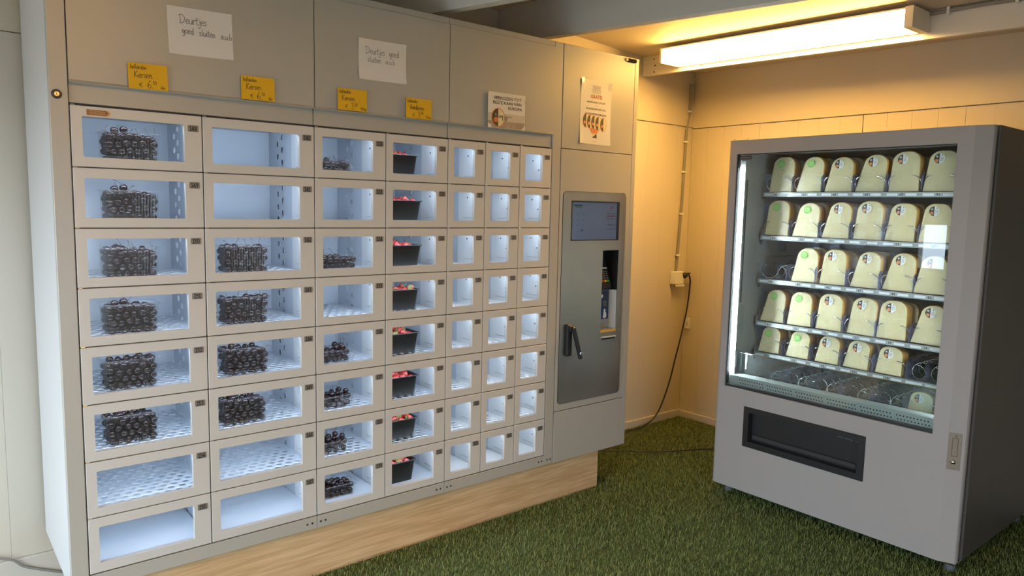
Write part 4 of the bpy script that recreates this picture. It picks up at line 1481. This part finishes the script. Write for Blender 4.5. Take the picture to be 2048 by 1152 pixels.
# bottom grille with vent holes, guard rail
gr = MB()
gr.add([(2.800, IY0 - .002, .618), (2.800, IY1 + .002, .618), (2.800, IY1 + .002, .560), (2.800, IY0 - .002, .560), (2.86, IY0 - .002, .622), (2.86, IY1 + .002, .622)], [(0, 1, 2, 3), (0, 4, 5, 1)], 0)
for i in range(66):
    if i % 11 == 10:
        continue
    for j in range(2):
        yv = -.478 - i * .0138 - .005 * j
        zv = .602 - j * .016
        gr.add([(2.7992, yv + .0036 * math.cos(a_), zv + .0036 * math.sin(a_)) for a_ in [2 * PI * q / 8 for q in range(8)]], [tuple(range(8))], 1)
part('vent_grille', gr.mesh('vent_grille', [M_grille, M_stickb], fix=False), mm)
gd = MB().tube([(2.862, IY0 - .012, .727), (2.862, IY1 + .01, .727)], .0035, 8, 0)
gdo = part('guard_rail', gd.mesh('guard_rail', M_chrome), mm)
part('guard_panel', MB().box((2.864, IY1 + .01, .626), (2.866, IY0 - .012, .724)).mesh('guard_panel', M_guard), gdo)
part('guard_bracket', MB().box((2.85, IY0 - .011, .65), (2.876, IY0 - .003, .735), c=.003).mesh('guard_bracket', M_tray), mm)

# trays
TX0, TX1 = 3.000, 3.50
TY0, TY1 = -.4225, -1.430


def coil_mesh(r, length, turns, hand=1, name='coil'):
    pts = []
    n = int(turns * 14)
    for i in range(n + 1):
        a = 2 * PI * i / 14 * hand + PI * .5
        pts.append((length * i / n, r * math.cos(a), r * math.sin(a)))
    return MB().tube(pts, .0021, 6).mesh(name, M_coil, smooth=True)


COIL = [coil_mesh(.035, .46, 6.5, 1), coil_mesh(.035, .46, 6.5, -1)]
CHEESE = []


def tomb(w0, w1, h, sh, r):
    """outline of a cheese piece: straight foot, arched top, leaning by sh"""
    pts = [(-w0 / 2, 0), (w0 / 2, 0)]
    n = 7
    cxr, cxl = w1 / 2 - r, -w1 / 2 + r
    for i in range(n + 1):
        a = PI / 2 * i / n
        pts.append((sh + cxr + r * math.cos(a), h - r * .9 + r * .9 * math.sin(a)))
    for i in range(n + 1):
        a = PI / 2 + PI / 2 * i / n
        pts.append((sh + cxl + r * math.cos(a), h - r * .9 + r * .9 * math.sin(a)))
    return pts


def cheese_meshes(w0, w1, h, sh, r, thick):
    out = tomb(w0, w1, h, sh, r)
    k = len(out)
    cx_, cy_ = sh * .5, h * .5

    def ring(s, n_, grow=0.0):
        res = []
        for p in out:
            dx_, dy_ = p[0] - cx_, p[1] - cy_
            L_ = math.hypot(dx_, dy_)
            f = s + grow / L_
            res.append((cx_ + dx_ * f, max(cy_ + dy_ * f, 0.0 if grow == 0 else -.0005), n_))
        return res
    b = MB()
    rings = [ring(.86, -.010), ring(.965, -.001), ring(.995, -.008), ring(1.0, -thick + .006), ring(.95, -thick)]
    vs = [p for q in rings for p in q]
    b.add(vs, [tuple(range(k))], 0)
    for a, mi in ((0, 0), (1, 1), (2, 1), (3, 1)):
        b.add(vs, [(a * k + i, a * k + (i + 1) % k, (a + 1) * k + (i + 1) % k, (a + 1) * k + i) for i in range(k)], mi)
    b.add(vs, [tuple(range(4 * k, 5 * k))[::-1]], 0)
    # shallow front: push the inner ring forward so that the cut face is flat
    b.v = [(p[0], p[1], 0.0 if abs(p[2] + .010) < 1e-6 else p[2]) for p in b.v]
    body_me = b.mesh('cheese_body', [M_cheese, M_rind])
    f = MB()
    rr = [ring(.30, .0022), ring(.80, .0022), ring(.975, .0018, .0005), ring(1.0, -.006, .0022), ring(1.0, -thick, .0022)]
    vs = []
    for q in rr:
        for p in q:
            vs.append((p[0] + random.uniform(-.0006, .0006), p[1] + random.uniform(-.0004, .0006), p[2] + random.uniform(-.0006, .0008)))
    f.add(vs, [tuple(range(k))])
    for a in range(4):
        f.add(vs, [(a * k + i, a * k + (i + 1) % k, (a + 1) * k + (i + 1) % k, (a + 1) * k + i) for i in range(k)])
    # crimped corners of the film at the foot
    for sx_, s_ in ((-w0 / 2, -1), (w0 / 2, 1)):
        f.add([(sx_, .004, -.006), (sx_ + s_ * .007, .012 + random.uniform(-.004, .004), -.004), (sx_ + s_ * .005, .034, -.010), (sx_ + s_ * .001, .050, -.008)], [(0, 1, 2, 3)])
    film_me = f.mesh('film', M_film, smooth=True)
    return body_me, film_me


for (w0, w1, h, sh, r) in ((.130, .104, .168, .016, .048), (.128, .112, .170, .006, .044), (.132, .108, .165, .012, .050), (.126, .114, .172, .002, .046)):
    CHEESE.append((*cheese_meshes(w0, w1, h, sh, r, .055), h, sh))
SHORT = []
for (w0, w1, h, sh, r) in ((.118, .100, .132, .010, .040), (.116, .104, .128, .004, .042)):
    SHORT.append((*cheese_meshes(w0, w1, h, sh, r, .065), h, sh))


def green_sticker():
    m = MB().disc((0, 0), .0185, 0, 24, 0)
    for v, hw in ((.0085, .010), (.0035, .013), (-.0025, .013), (-.0085, .009)):
        for q in range(4):
            a = -hw + q * hw / 2
            m.rect(a, a + hw * .38, v - .0016, v + .0016, .0002, 1)
    return m.mesh('green_sticker', [M_green, M_greenp], fix=False)


def round_sticker():
    m = MB().disc((0, 0), .0205, 0, 26, 0, a0=-PI / 2, a1=PI / 2).disc((0, 0), .0205, 0, 26, 1, a0=PI / 2, a1=1.5 * PI)
    m.disc((-.0095, -.0085), .0072, .0002, 14, 2)
    m.rect(-.014, -.004, .004, .012, .0002, 3).disc((-.010, .009), .003, .0003, 8, 0)
    m.rect(.008, .0125, .0115, .0150, .0002, 1)
    for q in range(4):
        m.rect(.003, .016 - .002 * (q == 3), .004 - q * .0042, .0055 - q * .0042, .0002, 3)
    return m.mesh('round_sticker', [M_stickw, M_stickb, M_sticko, M_inkgrey], fix=False)


STG, STR = green_sticker(), round_sticker()


def cheese(y, z, kind, big, label, x=None, tilt=0.0, sticker=True, sc_=1.0):
    body_me, film_me, h, sh = (CHEESE if big else SHORT)[kind % (4 if big else 2)]
    W = FM(TX0 + .018 if x is None else x, y, z + .0015) @ Matrix.Rotation(tilt, 4, 'Z') @ Matrix.Rotation(-.07, 4, 'X') @ Matrix.Scale(sc_, 4)
    root = tag(put(bpy.data.objects.new('cheese', body_me), None, W), label, 'cheese', 'wrapped cheeses in the vending machine')
    part('film', film_me, root, W)
    if sticker:
        g_ = sticker == 'green'
        part('sticker', STG if g_ else STR, root, W @ T(sh - (.014 if g_ else .012) + random.uniform(-.004, .004), h - .034, .0032), label='round green sticker' if g_ else 'round black and white sticker with an orange spot')
    return root


ROWS = [(1.541, ['61', '63', '65', '67', '69', '91'], 6), (1.322, ['51', '53', '55', '57', '59', '87'], 6), (1.100, ['41', '43', '45', '47', '49', '83'], 6),
        (.879, ['31', '33', '35', '37', '39', '79'], 6), (.717, ['21', '23', '25', '27', '29', '', ''], 7), (.549, ['', '', '', '', '', ''], 6)]
ROWNAME = ['top tray', 'second tray', 'third tray', 'fourth tray', 'fifth tray', 'bottom tray']
# cheese front positions measured along each tray: centre y, short flag
CH = [[-0.510, -0.657, -0.802, -0.949, -1.099, -1.244], [-0.497, -0.651, -0.803, -0.955, -1.097, -1.240], [None, -0.661, -0.805, -0.956, -1.105, -1.239],
      [-0.500, -0.649, -0.801, -0.958, -1.095, -1.246], [-0.493, -0.650, -0.803, -0.944, -1.095], [None, None, None, None, None, -1.240]]
pitch = .151
clip = MB().box((0, 0, -.030), (.022, .012, -.002), c=.003).box((.004, .002, -.045), (.016, .010, -.028), c=.003).mesh('tray_clip', M_blackplastic)
for ri, (tz, tags, nslot) in enumerate(ROWS):
    tr = MB()
    tr.box((TX0 + .001, TY1, tz - .003), (TX1, TY0, tz - .001))
    tr.box((TX0 - .003, TY1, tz - .022), (TX0 + .001, TY0, tz + .001), c=.0008)
    tr.box((TX0 + .002, TY0 - .001, tz - .0005), (TX1, TY0, tz + .03)).box((TX0 + .002, TY1, tz - .0005), (TX1, TY1 + .001, tz + .03))
    tray = part('tray', tr.mesh('tray', [M_tray]), mm, label=ROWNAME[ri])
    part('tray_clip', clip, tray, T(TX0 + .012, TY0 + .002, tz))
    edges = []
    if nslot == 6:
        edges = [TY0 - pitch * i for i in range(7)]
    else:
        edges = [TY0 - pitch * i for i in range(6)] + [TY0 - pitch * 5 - .080, TY0 - pitch * 5 - .160]
    for si in range(nslot):
        e0, e1 = edges[si], max(edges[si + 1], TY1)
        c = (e0 + e1) / 2
        w_ = e0 - e1
        # labels on the front rail
        if ri < 5:
            FR = FM(TX0 - .003, c, tz - .0105)
            if tags[si]:
                t = MB()
                white = si == 0 and ri in (0, 1, 2, 3)
                t.prism(rrect(-.0125, .0125, -.0095, .0105, .002), .0001, .0012 if white else .0006, 1 if white else 2)
                printed(t, tags[si], 0, -.0058, .0172, .0015, 0, bold=.015, sx=1.0)
                part('number_tag', t.mesh('number_tag', [M_black, M_label, M_strip], fix=False), tray, FR)
                for s in (-1, 1):
                    t = MB().box((s * .040 - .023, -.0055, .0001), (s * .040 + .023, .0050, .0007))
                    part('label_strip', t.mesh('label_strip', M_label), tray, FR)
            else:
                t = MB().box((-w_ / 2 + .006, -.0055, .0001), (w_ / 2 - .006, .0050, .0007))
                part('label_strip', t.mesh('label_strip', M_label), tray, FR)
        # divider on the right side of the slot
        if si < nslot - 1:
            dv = MB().prism([(0, 0), (.48, 0), (.48, .077), (.02, .085), (0, .072)], -.0008, .0008)
            part('divider', dv.mesh('divider', M_div, fix=True), tray, Matrix(((1, 0, 0, TX0 + .006), (0, 0, 1, e1), (0, 1, 0, tz), (0, 0, 0, 1))))
        # coils
        if w_ > .1:
            for s in (-1, 1):
                part('coil', COIL[0 if s < 0 else 1], tray, T(TX0 + .006, c + s * .0360, tz + .0375))
        else:
            part('coil', COIL[0], tray, T(TX0 + .006, c, tz + .0365))
    for si, cy in enumerate(CH[ri]):
        if cy is None:
            continue
        big = ri < 4
        posw = ['leftmost', 'second from left', 'third from left', 'third from right', 'second from right', 'rightmost'] if ri != 4 else ['leftmost', 'second from left', 'middle', 'second from right', 'rightmost']
        lbl = '%s on the %s' % (posw[si], ROWNAME[ri])
        stick = 'green' if si < 2 and ri < 5 else 'round'
        lab = 'film-wrapped cheese with %s sticker, %s' % ('green' if stick == 'green' else 'black and white', lbl)
        hs = 1.0
        cheese(cy, tz, random.randrange(4), big, lab, tilt=random.uniform(-.02, .015), sticker=stick, sc_=random.uniform(1.0, 1.045) * (.90 if ri == 5 else 1.0))
        if ri < 5 and not (ri == 4 and si > 3):
            cheese(cy - .008, tz, random.randrange(4), big, 'plain cheese half hidden behind the front one, ' + lbl, x=TX0 + .105, tilt=random.uniform(-.02, .02), sticker=False)

# ------------------------------------------------------------------ fluorescent lamp on the narrow beam
LY0, LY1 = .290, -1.085
lamp = thing('fluorescent_lamp', 'long lit fluorescent lamp mounted on the beam above the vending machine', 'lamp', (3.15, (LY0 + LY1) / 2, 2.27))


def skew_box(mb, x0, x1, y0, y1, za, zb, mi=0):
    s = lambda y: .011 + .021 * (y + .35)
    mb.add([(x0, y0, za + s(y0)), (x1, y0, za + s(y0)), (x1, y1, za + s(y1)), (x0, y1, za + s(y1)), (x0, y0, zb + s(y0)), (x1, y0, zb + s(y0)), (x1, y1, zb + s(y1)), (x0, y1, zb + s(y1))],
           [(0, 3, 2, 1), (4, 5, 6, 7), (0, 1, 5, 4), (1, 2, 6, 5), (2, 3, 7, 6), (3, 0, 4, 7)], mi)
    return mb


part('housing', skew_box(MB(), 3.184, 3.1995, LY1, LY0 + .012, 2.262, 2.348).mesh('lamp_housing', M_lampbody), lamp)
part('diffuser', skew_box(MB(), 3.018, 3.1835, LY1 + .036, LY0, 2.262, 2.336).mesh('diffuser', M_tube), lamp, label='glowing diffuser')
part('end_cap', skew_box(MB(), 3.012, 3.1835, LY1, LY1 + .035, 2.256, 2.346).mesh('end_cap', M_lampbody), lamp)
part('end_cap', skew_box(MB(), 3.014, 3.1835, LY0 + .001, LY0 + .014, 2.259, 2.344).mesh('end_cap_thin', M_lampbody), lamp)
part('top_cover', skew_box(MB(), 3.014, 3.1835, LY1 + .036, LY0 + .0005, 2.3365, 2.343).mesh('top_cover', M_lampbody), lamp)
b4 = beam(0.55, .05, 2.30, 2.36, -4.15, -1.2, 'grey painted ceiling beam with the second fluorescent lamp')
l2 = thing('fluorescent_lamp', 'second fluorescent lamp on the beam at the near end of the room', 'lamp', (.5, -2.3, 2.33))
part('housing', MB().box((.536, -3.05, 2.335), (.549, -1.6, 2.437), c=.001).mesh('lamp_housing_b', M_lampbody), l2)
part('diffuser', MB().box((.44, -3.01, 2.349), (.535, -1.64, 2.433)).mesh('diffuser_b', M_tube2), l2)
part('end_cap', MB().box((.434, -3.05, 2.341), (.535, -3.011, 2.441), c=.001).mesh('end_cap_b', M_lampbody), l2)
part('end_cap', MB().box((.434, -1.639, 2.341), (.535, -1.6, 2.441), c=.001).mesh('end_cap_c', M_lampbody), l2)
cc = MB()
cc.tube([(3.185, -1.06, 2.335), (3.19, -1.30, 2.338), (3.19, -1.7, 2.325), (3.19, -2.4, 2.305)], .0095, 8)
for yy in (-1.16, -1.42):
    cc.box((3.176, yy - .006, 2.318), (3.1995, yy + .006, 2.356), 1, c=.002)
solo('lamp_cable', cc.mesh('lamp_cable', [M_duct, M_whitep]), 'grey cable clipped along the beam beyond the lamp', 'cable')

# ------------------------------------------------------------------ duct, socket, cords
du = thing('cable_duct', 'grey vertical cable duct in the corner above the wall socket', 'duct', (3.66, .585, 1.04))
d1 = MB()
d1.tube([(3.685, .581, 2.28), (3.683, .581, 2.08)], .011, 8)
d1.tube([(3.683, .581, 2.08), (3.668, .588, 1.98)], .006, 8)
part('upper_pipe', d1.mesh('upper_pipe', M_duct), du)
d1 = MB().tube([(3.668, .590, 1.98), (3.655, .590, 1.50), (3.625, .590, 1.035)], .0095, 8)
part('lower_pipe', d1.mesh('lower_pipe', M_duct), du)
for zz, xx in ((2.10, 3.684), (1.90, 3.666), (1.70, 3.6605), (1.42, 3.650), (1.14, 3.632)):
    part('pipe_clip', MB().box((xx - .016, .578 if zz < 2 else .568, zz - .006), (xx + .016, .5995 if zz < 2 else .5895, zz + .006), c=.002).mesh('pipe_clip', M_whitep), du)
sk = thing('wall_socket', 'white wall socket box with a black plug in the corner', 'socket', (3.63, .58, .93))
part('socket_box', MB().box((3.572, .553, .945), (3.665, .5995, 1.032), c=.004).mesh('socket_box', M_whitep), sk)
part('socket_flap', MB().box((3.576, .540, .930), (3.662, .553, .944), c=.002).mesh('socket_flap', M_whitep), sk)
cd = thing('power_cord', 'black power cord hanging from the wall socket down to the floor', 'cord', (3.3, .56, 0))
pg_ = MB().lathe([(0, 0), (.018, 0), (.021, .006), (.021, .014), (.016, .026), (.010, .045), (.0045, .062)], 14, 0, T(3.655, .552, 1.000) @ Matrix.Rotation(math.radians(72), 4, 'Y') @ Matrix.Rotation(math.radians(12), 4, 'X'))
part('plug', pg_.mesh('plug', M_blackplastic, smooth=True), cd)
cpts = [(3.700, .545, 1.012), (3.722, .545, .985), (3.730, .548, .93), (3.716, .55, .80), (3.690, .55, .69), (3.648, .55, .55), (3.607, .55, .43), (3.565, .55, .30), (3.517, .55, .195), (3.46, .55, .10), (3.396, .55, .045), (3.32, .55, .018), (3.247, .55, .0075), (3.149, .55, .0065), (2.9, .54, .0065)]


def spline(p, k=5):
    P = [Vector(q) for q in p]
    P = [P[0] * 2 - P[1]] + P + [P[-1] * 2 - P[-2]]
    out = []
    for i in range(1, len(P) - 2):
        for j in range(k):
            t = j / k
            a, b, c, d = P[i - 1], P[i], P[i + 1], P[i + 2]
            out.append(0.5 * ((2 * b) + (c - a) * t + (2 * a - 5 * b + 4 * c - d) * t * t + (3 * b - a - 3 * c + d) * t ** 3))
    out.append(P[-2])
    return out


part('cord', MB().tube(spline(cpts), .0052, 8).mesh('cord', M_blackplastic, smooth=True), cd)
solo('floor_cable', MB().tube(spline([(2.45, .50, .018), (2.705, .37, .018), (2.83, .262, .019), (2.96, .165, .018), (3.10, .085, .018), (3.264, .002, .018), (3.45, -.15, .018), (3.5, -.36, .018)]), .0035, 6).mesh('floor_cable', M_blackplastic, smooth=True),
     'thin black cable lying across the grass to the vending machine', 'cable')
ws = MB().box((3.722, .535, .632), (3.7435, .572, .706), c=.003)
so = solo('wall_switch', ws.mesh('wall_switch', M_whitep), 'small white switch box low in the corner', 'switch')
part('rocker', MB().box((3.718, .545, .655), (3.7215, .562, .683), c=.001).mesh('rocker', M_base), so)
solo('wall_cable', MB().tube(spline([(-.9, .574, .26), (-.5, .574, .20), (-.195, .574, .138), (-.12, .574, .085), (-.03, .574, .040), (.015, .577, .02)]), .0045, 6).mesh('wall_cable', M_duct, smooth=True),
     'grey cable drooping along the wall left of the lockers', 'cable')
print('cherries', ncherry[0])
